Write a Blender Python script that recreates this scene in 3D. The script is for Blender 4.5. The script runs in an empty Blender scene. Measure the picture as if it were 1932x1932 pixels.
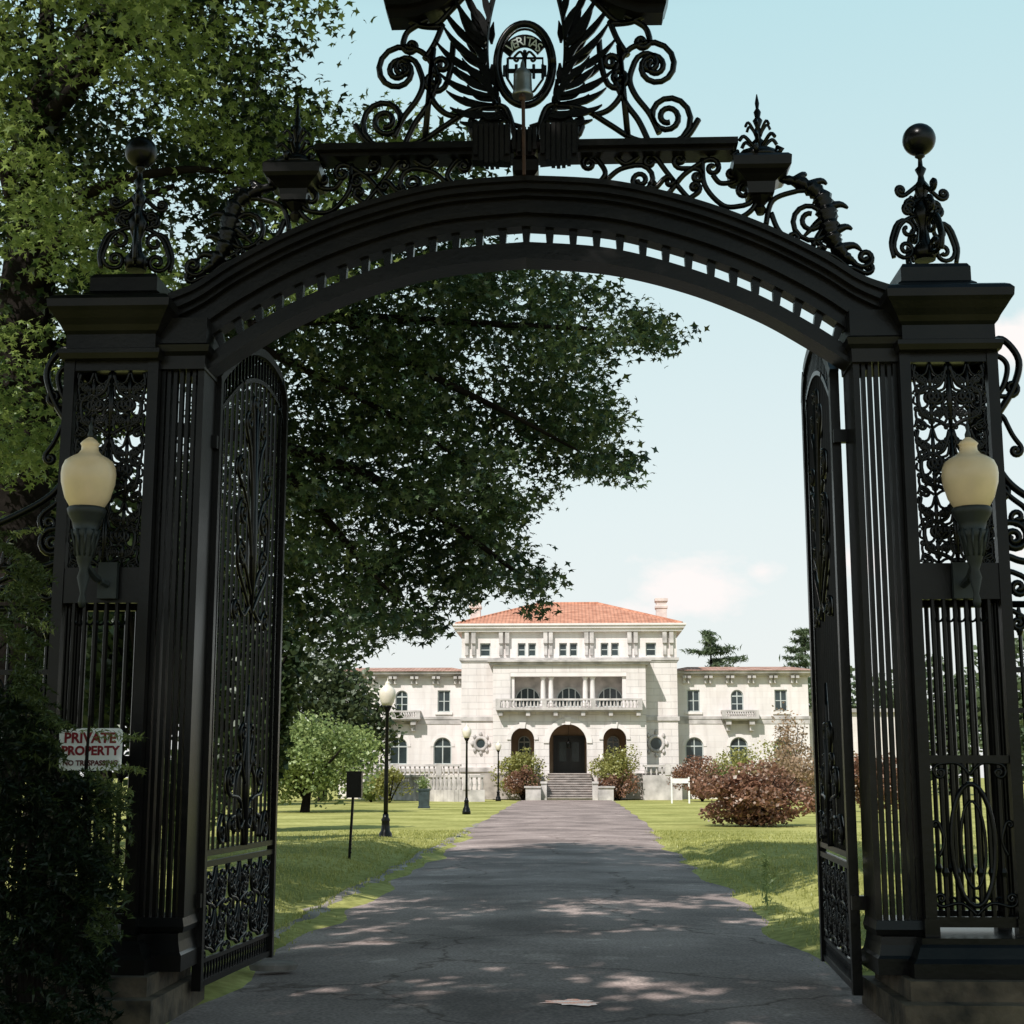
import bpy, math, random
import numpy as np
from mathutils import Vector
R=math.radians; PI=math.pi
random.seed(7); rng=np.random.default_rng(7)
scene=bpy.context.scene; col=scene.collection
F=2800.0; CZ=1.65
TH=math.atan(499/F); PS=math.atan(109/F*math.cos(TH))
CAM=Vector((0,0,CZ))
Fv=Vector((-math.sin(PS)*math.cos(TH),math.cos(PS)*math.cos(TH),math.sin(TH)))
Rv=Vector((math.cos(PS),math.sin(PS),0)); Uv=Rv.cross(Fv)
def ray(px,py): return Fv*F+Rv*(px-966)+Uv*(966-py)
def P(px,py,Y):
    d=ray(px,py); return CAM+d*(Y/d.y)
def G(px,py):
    d=ray(px,py); return CAM+d*(-CZ/d.z)
nF,nR,nU=[np.array(v) for v in (Fv,Rv,Uv)]
def proj(p):
    q=p-np.array(CAM); w=q@nF
    w=np.where(abs(w)<1e-6,1e-6,w)
    return 966+F*(q@nR)/w, 966-F*(q@nU)/w, w
def Pn(px,py,Y):
    d=nF[None]*F+nR[None]*(px-966)[:,None]+nU[None]*(966-py)[:,None]
    return np.array(CAM)+d*(Y/d[:,1])[:,None]
def inpoly(px,py,poly):
    ins=np.zeros(len(px),bool); n=len(poly); j=n-1
    for i in range(n):
        xi,yi=poly[i]; xj,yj=poly[j]
        c=((yi>py)!=(yj>py))&(px<(xj-xi)*(py-yi)/((yj-yi)+1e-9)+xi)
        ins^=c; j=i
    return ins

# ---------------------------------------------------------------- materials
def mk(name,c,var=.25,scale=4,rough=.6,bump=0,metal=0,spec=.4,c2=None,bscale=None,bd=.006):
    m=bpy.data.materials.new(name); m.use_nodes=True; nt=m.node_tree; N=nt.nodes; L=nt.links
    b=N['Principled BSDF']; b.inputs['Roughness'].default_value=rough; b.inputs['Metallic'].default_value=metal
    b.inputs['Specular IOR Level'].default_value=spec
    tc=N.new('ShaderNodeTexCoord'); no=N.new('ShaderNodeTexNoise'); no.inputs['Scale'].default_value=scale; no.inputs['Detail'].default_value=7
    L.new(tc.outputs['Object'],no.inputs['Vector'])
    cr=N.new('ShaderNodeValToRGB'); cr.color_ramp.elements[0].position=.32; cr.color_ramp.elements[1].position=.68
    a=[x*(1-var) for x in c]; d=[min(1,x*(1+var)) for x in c] if c2 is None else c2
    cr.color_ramp.elements[0].color=(*a,1); cr.color_ramp.elements[1].color=(*d,1)
    L.new(no.outputs['Fac'],cr.inputs['Fac']); L.new(cr.outputs['Color'],b.inputs['Base Color'])
    if bump:
        n2=N.new('ShaderNodeTexNoise'); n2.inputs['Scale'].default_value=bscale or scale*6; n2.inputs['Detail'].default_value=6
        L.new(tc.outputs['Object'],n2.inputs['Vector'])
        bp=N.new('ShaderNodeBump'); bp.inputs['Strength'].default_value=bump; bp.inputs['Distance'].default_value=bd
        L.new(n2.outputs['Fac'],bp.inputs['Height']); L.new(bp.outputs['Normal'],b.inputs['Normal'])
    return m
def leafmat(name,c1,c2,trans=.35,gloss=.08):
    m=bpy.data.materials.new(name); m.use_nodes=True; nt=m.node_tree; N=nt.nodes; L=nt.links
    N.remove(N['Principled BSDF']); out=N['Material Output']
    ge=N.new('ShaderNodeNewGeometry'); tc=N.new('ShaderNodeTexCoord'); no=N.new('ShaderNodeTexNoise'); no.inputs['Scale'].default_value=.9
    L.new(tc.outputs['Object'],no.inputs['Vector'])
    ad=N.new('ShaderNodeMath'); ad.operation='ADD'; L.new(ge.outputs['Random Per Island'],ad.inputs[0]); L.new(no.outputs['Fac'],ad.inputs[1])
    mu=N.new('ShaderNodeMath'); mu.operation='MULTIPLY'; mu.inputs[1].default_value=.5; L.new(ad.outputs[0],mu.inputs[0])
    cr=N.new('ShaderNodeValToRGB'); cr.color_ramp.elements[0].position=.15; cr.color_ramp.elements[1].position=.85
    cr.color_ramp.elements[0].color=(*c1,1); cr.color_ramp.elements[1].color=(*c2,1); L.new(mu.outputs[0],cr.inputs['Fac'])
    d=N.new('ShaderNodeBsdfDiffuse'); t=N.new('ShaderNodeBsdfTranslucent'); g=N.new('ShaderNodeBsdfGlossy'); g.inputs['Roughness'].default_value=.38
    hs=N.new('ShaderNodeHueSaturation'); hs.inputs['Value'].default_value=1.5; hs.inputs['Hue'].default_value=.485; L.new(cr.outputs['Color'],hs.inputs['Color'])
    L.new(cr.outputs['Color'],d.inputs['Color']); L.new(hs.outputs['Color'],t.inputs['Color'])
    g.inputs['Color'].default_value=(.8,.85,.8,1)
    m1=N.new('ShaderNodeMixShader'); m1.inputs[0].default_value=trans; L.new(d.outputs[0],m1.inputs[1]); L.new(t.outputs[0],m1.inputs[2])
    m2=N.new('ShaderNodeMixShader'); m2.inputs[0].default_value=gloss; L.new(m1.outputs[0],m2.inputs[1]); L.new(g.outputs[0],m2.inputs[2])
    L.new(m2.outputs[0],out.inputs['Surface']); return m
def stonemat(name,c,bw=1.1,bh=.48,var=.05,mort=.9,bump=.2):
    m=mk(name,c,var,.7,.8,0); nt=m.node_tree; N=nt.nodes; L=nt.links; b=N['Principled BSDF']
    cr=[n for n in N if n.type=='VALTORGB'][0]; tc=[n for n in N if n.type=='TEX_COORD'][0]
    sp=N.new('ShaderNodeSeparateXYZ'); L.new(tc.outputs['Object'],sp.inputs[0])
    ad=N.new('ShaderNodeMath'); ad.operation='ADD'; L.new(sp.outputs[0],ad.inputs[0]); L.new(sp.outputs[1],ad.inputs[1])
    cb=N.new('ShaderNodeCombineXYZ'); L.new(ad.outputs[0],cb.inputs[0]); L.new(sp.outputs[2],cb.inputs[1])
    br=N.new('ShaderNodeTexBrick'); br.inputs['Scale'].default_value=1; br.inputs['Brick Width'].default_value=bw; br.inputs['Row Height'].default_value=bh
    br.inputs['Mortar Size'].default_value=.015; br.inputs['Color1'].default_value=(1,1,1,1); br.inputs['Color2'].default_value=(.97,.96,.955,1); br.inputs['Mortar'].default_value=(mort,mort,mort,1)
    L.new(cb.outputs[0],br.inputs['Vector'])
    sm=N.new('ShaderNodeMapping'); sm.inputs['Scale'].default_value=(1.6,1.6,.22); L.new(tc.outputs['Object'],sm.inputs['Vector'])
    n3=N.new('ShaderNodeTexNoise'); n3.inputs['Scale'].default_value=1.2; n3.inputs['Detail'].default_value=8; L.new(sm.outputs[0],n3.inputs['Vector'])
    r3=N.new('ShaderNodeValToRGB'); r3.color_ramp.elements[0].position=.3; r3.color_ramp.elements[1].position=.55
    r3.color_ramp.elements[0].color=(.86,.84,.83,1); r3.color_ramp.elements[1].color=(1,1,1,1); L.new(n3.outputs['Fac'],r3.inputs['Fac'])
    x=N.new('ShaderNodeMixRGB'); x.blend_type='MULTIPLY'; x.inputs[0].default_value=1; L.new(cr.outputs['Color'],x.inputs[1]); L.new(br.outputs['Color'],x.inputs[2])
    x2=N.new('ShaderNodeMixRGB'); x2.blend_type='MULTIPLY'; x2.inputs[0].default_value=1; L.new(x.outputs[0],x2.inputs[1]); L.new(r3.outputs[0],x2.inputs[2])
    L.new(x2.outputs[0],b.inputs['Base Color'])
    bp=N.new('ShaderNodeBump'); bp.inputs['Strength'].default_value=bump; bp.inputs['Distance'].default_value=.04; bp.invert=True
    L.new(br.outputs['Fac'],bp.inputs['Height']); L.new(bp.outputs[0],b.inputs['Normal'])
    return m
M={}
M['iron']=mk('black_iron',(.0026,.003,.0032),.4,6,.27,.2,0,.24,bscale=40,bd=.003)
M['iron_rust']=mk('weathered_iron',(.0025,.0027,.0028),.4,2.5,.29,.35,0,.22,c2=(.0085,.0075,.0068),bscale=30,bd=.004)
M['bell']=mk('bell_metal',(.2,.21,.21),.3,8,.35,0,.7)
M['copper']=mk('copper_rod',(.055,.027,.016),.3,8,.5,0,.4)
M['base_stone']=mk('mossy_base_stone',(.04,.034,.025),.45,5,.85,.8,c2=(.14,.105,.07),bscale=14,bd=.02)
M['globe']=mk('cream_globe',(.76,.58,.38),.14,3,.3,0,0,.5)
M['globe_far']=mk('pale_globe',(.75,.68,.58),.06,3,.3,0,0,.5)
M['bracket']=mk('grey_green_metal',(.022,.027,.028),.3,6,.5,.1,.2)
M['stone']=stonemat('limestone_block',(.735,.685,.672))
M['rust']=stonemat('rusticated_limestone',(.72,.67,.655),1.3,.52,.05,.78,.6)
M['trim']=mk('carved_limestone',(.72,.67,.655),.08,1.5,.8,.2)
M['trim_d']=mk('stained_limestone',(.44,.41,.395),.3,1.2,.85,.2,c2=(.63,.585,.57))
M['dark']=mk('dim_interior',(.035,.03,.026),.3,1,.9)
M['door']=mk('dark_door',(.012,.011,.01),.3,2,.4)
M['glass']=mk('window_glass',(.03,.042,.045),.4,.6,.15,0,0,.5)
M['frame']=mk('painted_frame',(.45,.48,.47),.1,2,.6)
M['tile']=mk('red_roof_tile',(.49,.2,.125),.2,1.5,.8,c2=(.62,.3,.2))
M['chim']=mk('chimney_stone',(.62,.52,.49),.15,2,.85)
M['bark']=mk('tree_bark',(.013,.0105,.009),.4,3,.95,.8,bscale=9,spec=.1,bd=.04)
M['sign']=mk('sign_white',(.83,.83,.82),.06,5,.5)
M['red']=mk('sign_red',(.22,.01,.018),.1,5,.5)
M['darkred']=mk('sign_dark_red',(.1,.012,.015),.1,5,.5)
M['white']=mk('white_paint',(.75,.75,.73),.08,5,.5)
M['soil']=mk('pale_slab',(.2,.18,.165),.3,5,.9,.4)
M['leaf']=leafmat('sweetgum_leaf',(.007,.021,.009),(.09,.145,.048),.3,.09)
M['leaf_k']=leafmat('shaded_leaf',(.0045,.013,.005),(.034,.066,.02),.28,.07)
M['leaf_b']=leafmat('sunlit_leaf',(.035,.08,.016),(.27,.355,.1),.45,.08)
M['leaf_near']=leafmat('near_leaf',(.04,.085,.018),(.26,.34,.09),.5,.06)  # brightened colour stands for sunlight on the corner leaves
M['leaf_d']=leafmat('dark_leaf',(.01,.02,.009),(.05,.075,.026),.25,.03)
M['leaf_p']=leafmat('dull_green_leaf',(.025,.04,.018),(.095,.12,.055),.25,.04)
M['leaf_l']=leafmat('light_leaf',(.12,.18,.06),(.33,.39,.15),.35,.04)
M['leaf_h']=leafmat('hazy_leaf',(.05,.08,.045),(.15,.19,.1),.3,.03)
M['leaf_y']=leafmat('yellow_green_leaf',(.17,.19,.05),(.38,.36,.12),.35,.04)
M['leaf_r']=leafmat('russet_leaf',(.1,.06,.04),(.38,.2,.13),.3,.05)
M['leaf_r2']=leafmat('pale_russet_leaf',(.19,.14,.085),(.44,.3,.2),.3,.05)
M['yew']=leafmat('shaded_yew_needle',(.003,.006,.003),(.014,.024,.01),.15,.02)  # near-black colour stands in for tree shade over the yew
M['yew_m']=leafmat('lit_yew_tip',(.014,.026,.008),(.075,.1,.03),.3,.03)  # lighter copy paints the light caught by edge sprigs
M['yew_l']=leafmat('lit_yew_needle',(.08,.12,.03),(.34,.38,.13),.35,.04)  # yellowish copy paints sunlight on a few sprigs
M['grassb']=leafmat('grass_blade',(.2,.22,.055),(.45,.44,.16),.35,.02)
def ribs(m):
    nt=m.node_tree; N=nt.nodes; L=nt.links
    wv=N.new('ShaderNodeTexWave'); wv.bands_direction='X'; wv.inputs['Scale'].default_value=1.1; tc=[n for n in N if n.type=='TEX_COORD'][0]; L.new(tc.outputs['Object'],wv.inputs['Vector'])
    bp=N.new('ShaderNodeBump'); bp.inputs['Strength'].default_value=.6; bp.inputs['Distance'].default_value=.08; L.new(wv.outputs['Fac'],bp.inputs['Height']); L.new(bp.outputs[0],N['Principled BSDF'].inputs['Normal'])
M['tile_w']=mk('weathered_roof_tile',(.38,.19,.14),.25,1.2,.85,c2=(.52,.33,.27)); ribs(M['tile']); ribs(M['tile_w'])

# ---------------------------------------------------------------- mesh helpers
base={}
class MB:
    def __init__(s): s.v=[]; s.f=[]
    def add(s,vs,fs):
        o=len(s.v); s.v+= [tuple(x) for x in vs]; s.f+=[tuple(i+o for i in f) for f in fs]; return s
    def quad(s,a,b,c,d): return s.add([a,b,c,d],[(0,1,2,3)])
    def box(s,x0,x1,y0,y1,z0,z1):
        if x0>x1: x0,x1=x1,x0
        return s.add([(x0,y0,z0),(x1,y0,z0),(x1,y1,z0),(x0,y1,z0),(x0,y0,z1),(x1,y0,z1),(x1,y1,z1),(x0,y1,z1)],
          [(0,3,2,1),(4,5,6,7),(0,1,5,4),(1,2,6,5),(2,3,7,6),(3,0,4,7)])
    def band(s,top,bot,y0,y1):
        n=len(top); vs=[]
        for (a,b) in zip(top,bot): vs+=[(b[0],y0,b[1]),(a[0],y0,a[1]),(a[0],y1,a[1]),(b[0],y1,b[1])]
        fs=[(0,1,2,3),tuple(4*(n-1)+k for k in (3,2,1,0))]
        for i in range(n-1):
            for k in range(4):
                fs.append((4*i+k,4*i+4+k,4*i+4+(k+1)%4,4*i+(k+1)%4))
        return s.add(vs,fs)
    def prism(s,poly,y0,y1):
        n=len(poly); vs=[(x,y0,z) for x,z in poly]+[(x,y1,z) for x,z in poly]
        fs=[tuple(range(n)),tuple(range(2*n-1,n-1,-1))]+[(i,i+n,(i+1)%n+n,(i+1)%n) for i in range(n)]
        return s.add(vs,fs)
    def tube(s,pts,r,n=6,ry=1.0,cap=True):
        pts=[Vector(p) for p in pts]; m=len(pts)
        rs=r if isinstance(r,(list,tuple)) else [r]*m
        vs=[]; fs=[]
        for i,p in enumerate(pts):
            t=(pts[min(i+1,m-1)]-pts[max(i-1,0)])
            if t.length<1e-9: t=Vector((0,0,1))
            t.normalize()
            ref=Vector((0,1,0)) if abs(t.y)<.9 else Vector((1,0,0))
            a=(ref-t*ref.dot(t)).normalized(); b=t.cross(a)
            for k in range(n):
                an=2*PI*(k+.5)/n; vs.append(p+a*(math.cos(an)*rs[i]*ry)+b*(math.sin(an)*rs[i]))
        for i in range(m-1):
            for k in range(n): fs.append((i*n+k,i*n+(k+1)%n,(i+1)*n+(k+1)%n,(i+1)*n+k))
        if cap: fs+=[tuple(range(n-1,-1,-1)),tuple((m-1)*n+k for k in range(n))]
        return s.add(vs,fs)
    def lathe(s,cx,cy,prof,n=16,sx=1,sy=1,rot=0):
        vs=[];fs=[];m=len(prof)
        for r,z in prof:
            for k in range(n):
                an=2*PI*k/n+rot; vs.append((cx+r*sx*math.cos(an),cy+r*sy*math.sin(an),z))
        for i in range(m-1):
            for k in range(n): fs.append((i*n+k,i*n+(k+1)%n,(i+1)*n+(k+1)%n,(i+1)*n+k))
        fs+=[tuple(range(n-1,-1,-1)),tuple((m-1)*n+k for k in range(n))]
        return s.add(vs,fs)
    def sq(s,cx,cy,prof,hy=None):
        vs=[];fs=[];m=len(prof)
        for h,z in prof:
            k=h if hy is None else hy+(h-prof[0][0])
            vs+=[(cx-h,cy-k,z),(cx+h,cy-k,z),(cx+h,cy+k,z),(cx-h,cy+k,z)]
        for i in range(m-1):
            for k in range(4): fs.append((i*4+k,i*4+(k+1)%4,i*4+4+(k+1)%4,i*4+4+k))
        fs+=[(3,2,1,0),tuple((m-1)*4+k for k in range(4))]
        return s.add(vs,fs)
    def mirror(s):
        o=MB(); o.v=[(2*XC-x,y,z) for x,y,z in s.v]; o.f=[f[::-1] for f in s.f]; return o
    def build(s,name,mat,parent=None,smooth=False):
        me=bpy.data.meshes.new(name); b=base.get(parent.name if parent else None,Vector((0,0,0)))
        me.from_pydata([(x-b.x,y-b.y,z-b.z) for x,y,z in s.v],[],s.f); me.update()
        if isinstance(mat,str): mat=M[mat]
        me.materials.append(mat)
        if smooth:
            for p in me.polygons: p.use_smooth=len(p.vertices)<=4
        o=bpy.data.objects.new(name,me); col.objects.link(o)
        if parent: o.parent=parent; base[o.name]=b
        return o
    def pair(s,name,mat,parent,smooth=False):
        s.build(name,mat,parent,smooth); s.mirror().build(name,mat,parent,smooth)
def tag(o,label=None,cat=None,group=None,kind=None):
    if label: o['label']=label
    if cat: o['category']=cat
    if group: o['group']=group
    if kind: o['kind']=kind
    return o
def thing(name,label,cat,loc,group=None):
    o=bpy.data.objects.new(name,None); col.objects.link(o); o.location=loc; o.empty_display_size=.2
    base[o.name]=Vector(loc); return tag(o,label,cat,group)
def dup(root,loc,label,group=None,rz=0,sc=1):
    r=root.copy(); col.objects.link(r); r.location=loc; r.rotation_euler.z=rz; r.scale=(sc,sc,sc); r['label']=label
    if group: r['group']=group
    for ch in list(root.children):
        c=ch.copy(); col.objects.link(c); c.parent=r
        for g in list(ch.children):
            d=g.copy(); col.objects.link(d); d.parent=c
    return r
def cat(pts,k=6):
    out=[]; n=len(pts)
    for i in range(n-1):
        p0=pts[max(i-1,0)];p1=pts[i];p2=pts[i+1];p3=pts[min(i+2,n-1)]
        for j in range(k):
            t=j/k
            out.append(tuple(.5*((2*b)+(-a+c)*t+(2*a-5*b+4*c-d)*t*t+(-a+3*b-3*c+d)*t**3) for a,b,c,d in zip(p0,p1,p2,p3)))
    out.append(tuple(pts[-1])); return out
def curl(p,ang,r,turns,hand,r1=.2):
    n=max(4,int(turns*14)); da=hand*turns*2*PI/n; out=[]; x,y=p
    for i in range(n):
        rr=r*(r1**(i/n)); ang+=da/2; x+=rr*abs(da)*math.cos(ang); y+=rr*abs(da)*math.sin(ang); ang+=da/2; out.append((x,y))
    return out
def path(pts,c0=None,c1=None,k=6):
    p=cat(pts,k) if len(pts)>2 else [tuple(q) for q in pts]
    if c1:
        a=math.atan2(p[-1][1]-p[-2][1],p[-1][0]-p[-2][0]); e=curl(p[-1],a,*c1)
    else: e=[]
    if c0:
        a=math.atan2(p[0][1]-p[1][1],p[0][0]-p[1][0]); s=curl(p[0],a,*c0)[::-1]
    else: s=[]
    return s+p+e
STAR=np.array([(a,r) for a,r in [(-30,.7),(0,.34),(30,.95),(60,.4),(90,1.05),(120,.4),(150,.95),(180,.34),(210,.7),(270,.2)]],float)
STAR=np.stack([np.cos(np.radians(STAR[:,0]))*STAR[:,1],np.sin(np.radians(STAR[:,0]))*STAR[:,1]],1)*.55
TRI=np.array([(0,-.4),(.18,-.1),(.5,.05),(.17,.14),(0,.55),(-.17,.14),(-.5,.05),(-.18,-.1)],float)
BROAD=np.array([(0,-.5),(.42,-.1),(0,.5),(-.42,-.1)],float)
NEED=np.array([(0,-.5),(.09,0),(0,.5),(-.09,0)],float)
def leafmesh(name,pts,size,mat,shape,parent=None,up=.5,jit=.3):
    N=len(pts); n=rng.normal(size=(N,3)); n[:,2]=abs(n[:,2])+up; n/=np.linalg.norm(n,axis=1)[:,None]
    a=rng.normal(size=(N,3)); t=np.cross(n,a); t/=np.linalg.norm(t,axis=1)[:,None]; b=np.cross(n,t)
    s=(size*(1+jit*rng.uniform(-1,1,N)))[:,None,None]
    T=shape; k=len(T); r2=(T**2).sum(1)
    v=pts[:,None,:]+s*(T[None,:,0:1]*t[:,None,:]+T[None,:,1:2]*b[:,None,:]-.45*r2[None,:,None]*n[:,None,:])
    if parent is not None: v=v-np.array(base[parent.name])
    me=bpy.data.meshes.new(name)
    me.from_pydata(v.reshape(-1,3).tolist(),[],np.arange(N*k).reshape(N,k).tolist()); me.update(); me.materials.append(M[mat])
    o=bpy.data.objects.new(name,me); col.objects.link(o)
    if parent is not None: o.parent=parent; base[o.name]=base[parent.name]
    return o
def spray(centers,per,sig,flat=.55):
    c=np.repeat(centers,per,axis=0); return c+rng.normal(size=c.shape)*np.array([sig,sig,sig*flat])
def text_into(mb,s,size,fn,extrude=0.0,bold=0.0):
    cu=bpy.data.curves.new('t','FONT'); cu.body=s; cu.size=size; cu.align_x='CENTER'; cu.align_y='CENTER'; cu.extrude=extrude; cu.resolution_u=3; cu.offset=bold
    o=bpy.data.objects.new('t',cu); col.objects.link(o); dg=bpy.context.evaluated_depsgraph_get(); e=o.evaluated_get(dg); me=e.to_mesh()
    mb.add([fn(v.co.x,v.co.y,v.co.z) for v in me.vertices],[tuple(p.vertices) for p in me.polygons])
    e.to_mesh_clear(); bpy.data.objects.remove(o); bpy.data.curves.remove(cu)

# ================================================================ SETTING
XR=-.25
def hw(y): return 2.85+.33*max(0,min(1,(y-40)/50))
def gh(x,y):
    d=abs(x-XR)-(hw(y)-.12)
    far=max(0,min(1,(58-y)/22))
    nz=(.05*math.sin(x*1.7+y*.6)+.04*math.sin(x*.9-y*1.3+2)+.03*math.sin(x*3.1+y*2.3))
    lo=-.09
    if d<-.5: return lo
    if d<.25: return lo+(.03+.08*far)*(d+.5)/.75+nz*.45*far
    z=-.06+.08*far
    near=max(0,min(1,(45-y)/12))
    if x<XR: z+=near*(-.1*math.exp(-((d-.55)/.3)**2)+.2*min(1,max(0,(d-.7)/1.0)))
    else: z+=near*(-.07*math.exp(-((d-.5)/.3)**2)+.16*min(1,max(0,(d-.6)/.9)))
    if y<12.4: z=min(z,.03)
    return z+nz*.5*near
xs=[-1500,-600,-250,-120,-60,-35,-22,-15]+list(np.arange(-11,11.01,.28))+[14,20,30,50,100,250,600,1500]
ys=[-300,-80,-20,0,4]+list(np.arange(7,50,.45))+[52,56,62,70,80,95,110,130,170,260,450,900,1800]
vs=[(x,y,gh(x,y)) for y in ys for x in xs]; nx=len(xs)
fs=[(j*nx+i,j*nx+i+1,(j+1)*nx+i+1,(j+1)*nx+i) for j in range(len(ys)-1) for i in range(nx-1)]
M['lawn']=mk('lawn_grass',(.31,.315,.1),.2,.3,.95,.6,c2=(.5,.475,.19),bscale=18,spec=.03,bd=.012)
nt=M['lawn'].node_tree; N=nt.nodes; L=nt.links
b=N['Principled BSDF']; cr=[n for n in N if n.type=='VALTORGB'][0]; tc=[n for n in N if n.type=='TEX_COORD'][0]
n2=N.new('ShaderNodeTexNoise'); n2.inputs['Scale'].default_value=7; n2.inputs['Detail'].default_value=10; L.new(tc.outputs['Object'],n2.inputs['Vector'])
r2=N.new('ShaderNodeValToRGB'); r2.color_ramp.elements[0].position=.3; r2.color_ramp.elements[1].position=.7; r2.color_ramp.elements[0].color=(.66,.68,.58,1); r2.color_ramp.elements[1].color=(1.15,1.15,1.1,1)
L.new(n2.outputs['Fac'],r2.inputs['Fac']); x=N.new('ShaderNodeMixRGB'); x.blend_type='MULTIPLY'; x.inputs[0].default_value=1
L.new(cr.outputs[0],x.inputs[1]); L.new(r2.outputs[0],x.inputs[2]); L.new(x.outputs[0],b.inputs['Base Color'])
mb=MB(); mb.add(vs,fs); o=mb.build('lawn','lawn',smooth=True); tag(o,kind='structure')
M['asphalt']=mk('worn_asphalt',(.25,.2,.19),.25,.5,.9,.35,c2=(.44,.355,.335),bscale=60,spec=.1,bd=.005)
nt=M['asphalt'].node_tree; N=nt.nodes; L=nt.links; b=N['Principled BSDF']; cr=[n for n in N if n.type=='VALTORGB'][0]; tc=[n for n in N if n.type=='TEX_COORD'][0]
vo=N.new('ShaderNodeTexVoronoi'); vo.feature='DISTANCE_TO_EDGE'; vo.inputs['Scale'].default_value=.45
wn=N.new('ShaderNodeTexNoise'); wn.inputs['Scale'].default_value=2.5; wn.inputs['Detail'].default_value=6
mx=N.new('ShaderNodeMixRGB'); mx.inputs[0].default_value=.35; L.new(tc.outputs['Object'],wn.inputs['Vector']); L.new(tc.outputs['Object'],mx.inputs[1]); L.new(wn.outputs['Color'],mx.inputs[2]); L.new(mx.outputs[0],vo.inputs['Vector'])
rr=N.new('ShaderNodeValToRGB'); rr.color_ramp.elements[0].position=.001; rr.color_ramp.elements[1].position=.009; rr.color_ramp.elements[0].color=(.5,.47,.45,1)
L.new(vo.outputs['Distance'],rr.inputs['Fac'])
ns=N.new('ShaderNodeTexNoise'); ns.inputs['Scale'].default_value=38; ns.inputs['Detail'].default_value=4; L.new(tc.outputs['Object'],ns.inputs['Vector'])
rs_=N.new('ShaderNodeValToRGB'); rs_.color_ramp.elements[0].position=.35; rs_.color_ramp.elements[1].position=.7; rs_.color_ramp.elements[0].color=(.65,.65,.65,1); rs_.color_ramp.elements[1].color=(1.25,1.23,1.2,1); L.new(ns.outputs['Fac'],rs_.inputs['Fac'])
wp=N.new('ShaderNodeTexNoise'); wp.inputs['Scale'].default_value=1.1; wp.inputs['Detail'].default_value=9; wp.inputs['Roughness'].default_value=.65; L.new(tc.outputs['Object'],wp.inputs['Vector'])
wr=N.new('ShaderNodeValToRGB'); wr.color_ramp.elements[0].position=.58; wr.color_ramp.elements[1].position=.62; wr.color_ramp.elements[0].color=(1,1,1,1); wr.color_ramp.elements[1].color=(1.4,1.4,1.38,1); L.new(wp.outputs['Fac'],wr.inputs['Fac'])
x1=N.new('ShaderNodeMixRGB'); x1.blend_type='MULTIPLY'; x1.inputs[0].default_value=1; L.new(cr.outputs[0],x1.inputs[1]); L.new(rr.outputs[0],x1.inputs[2])
x2=N.new('ShaderNodeMixRGB'); x2.blend_type='MULTIPLY'; x2.inputs[0].default_value=1; L.new(x1.outputs[0],x2.inputs[1]); L.new(rs_.outputs[0],x2.inputs[2])
x3=N.new('ShaderNodeMixRGB'); x3.blend_type='MULTIPLY'; x3.inputs[0].default_value=1; L.new(x2.outputs[0],x3.inputs[1]); L.new(wr.outputs[0],x3.inputs[2]); L.new(x3.outputs[0],b.inputs['Base Color'])
mb=MB(); Ys=list(np.arange(-15,108,1.0))
vv=[];ff=[]
cols=9
for j,y in enumerate(Ys):
    for i in range(cols):
        u=-1+2*i/(cols-1); h=hw(y)+.05+.06*math.sin(y*.7)
        vv.append((XR+u*h,y,-.008-.05*abs(u)**3*max(0,min(1,(60-y)/20))+.02*(1-abs(u))))
for j in range(len(Ys)-1):
    for i in range(cols-1): ff.append((j*cols+i,j*cols+i+1,(j+1)*cols+i+1,(j+1)*cols+i))
mb.add(vv,ff); tag(mb.build('driveway','asphalt',smooth=True),kind='structure')
M['gutter']=mk('gutter_stone',(.22,.185,.16),.35,1.2,.9,.6,c2=(.42,.37,.33),bscale=12,bd=.02)
mb=MB(); yy=list(np.arange(16,56,.25)); vv=[]
for j,y in enumerate(yy):
    a=-hw(y)+.03+.05*math.sin(y*2.1)+.04*math.sin(y*5.3); b_=a-.26-.09*math.sin(y*1.3)-.06*math.sin(y*4.1+1)
    for k,u in enumerate((0,.2,.4,.6,.8,1)):
        xq=XR+a+(b_-a)*u; vv.append((xq,y,max(gh(xq,y),-.062)+(.007 if 0<k<5 else -.004)))
mb.add(vv,[(j*6+k,j*6+k+1,(j+1)*6+k+1,(j+1)*6+k) for j in range(len(yy)-1) for k in range(5)]); tag(mb.build('gutter','gutter',smooth=True),kind='structure')
M['water']=mk('puddle_water',(.02,.022,.024),.2,4,.03,.25,0,.9,bscale=9,bd=.0015); M['water'].node_tree.nodes['Principled BSDF'].inputs['IOR'].default_value=1.5
def blob(px,py,w,h,name,mat,z,sd=0):
    p=[]
    for k in range(48):
        a=2*PI*k/48; r=1+.22*math.sin(2*a+px)+.16*math.sin(3*a+py)+.14*math.sin(7*a+sd)+.1*math.sin(11*a+sd)+.06*math.sin(17*a)
        q=G(px+w*r*math.cos(a),py+h*r*math.sin(a)); p.append((q.x,q.y,z))
    m=MB(); m.add(p,[tuple(range(47,-1,-1))]); return tag(m.build(name,mat),kind='structure')
blob(1080,1896,52,5,'puddle','water',.019)
mb=MB(); c=G(515,1830); mb.lathe(c.x,c.y,[(.2,0),(.22,.05),(.19,.07)],9,1,.6); tag(mb.build('flat_stone','soil'),'flat grey stone lying at the foot of the left gate leaf','stone')

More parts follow.
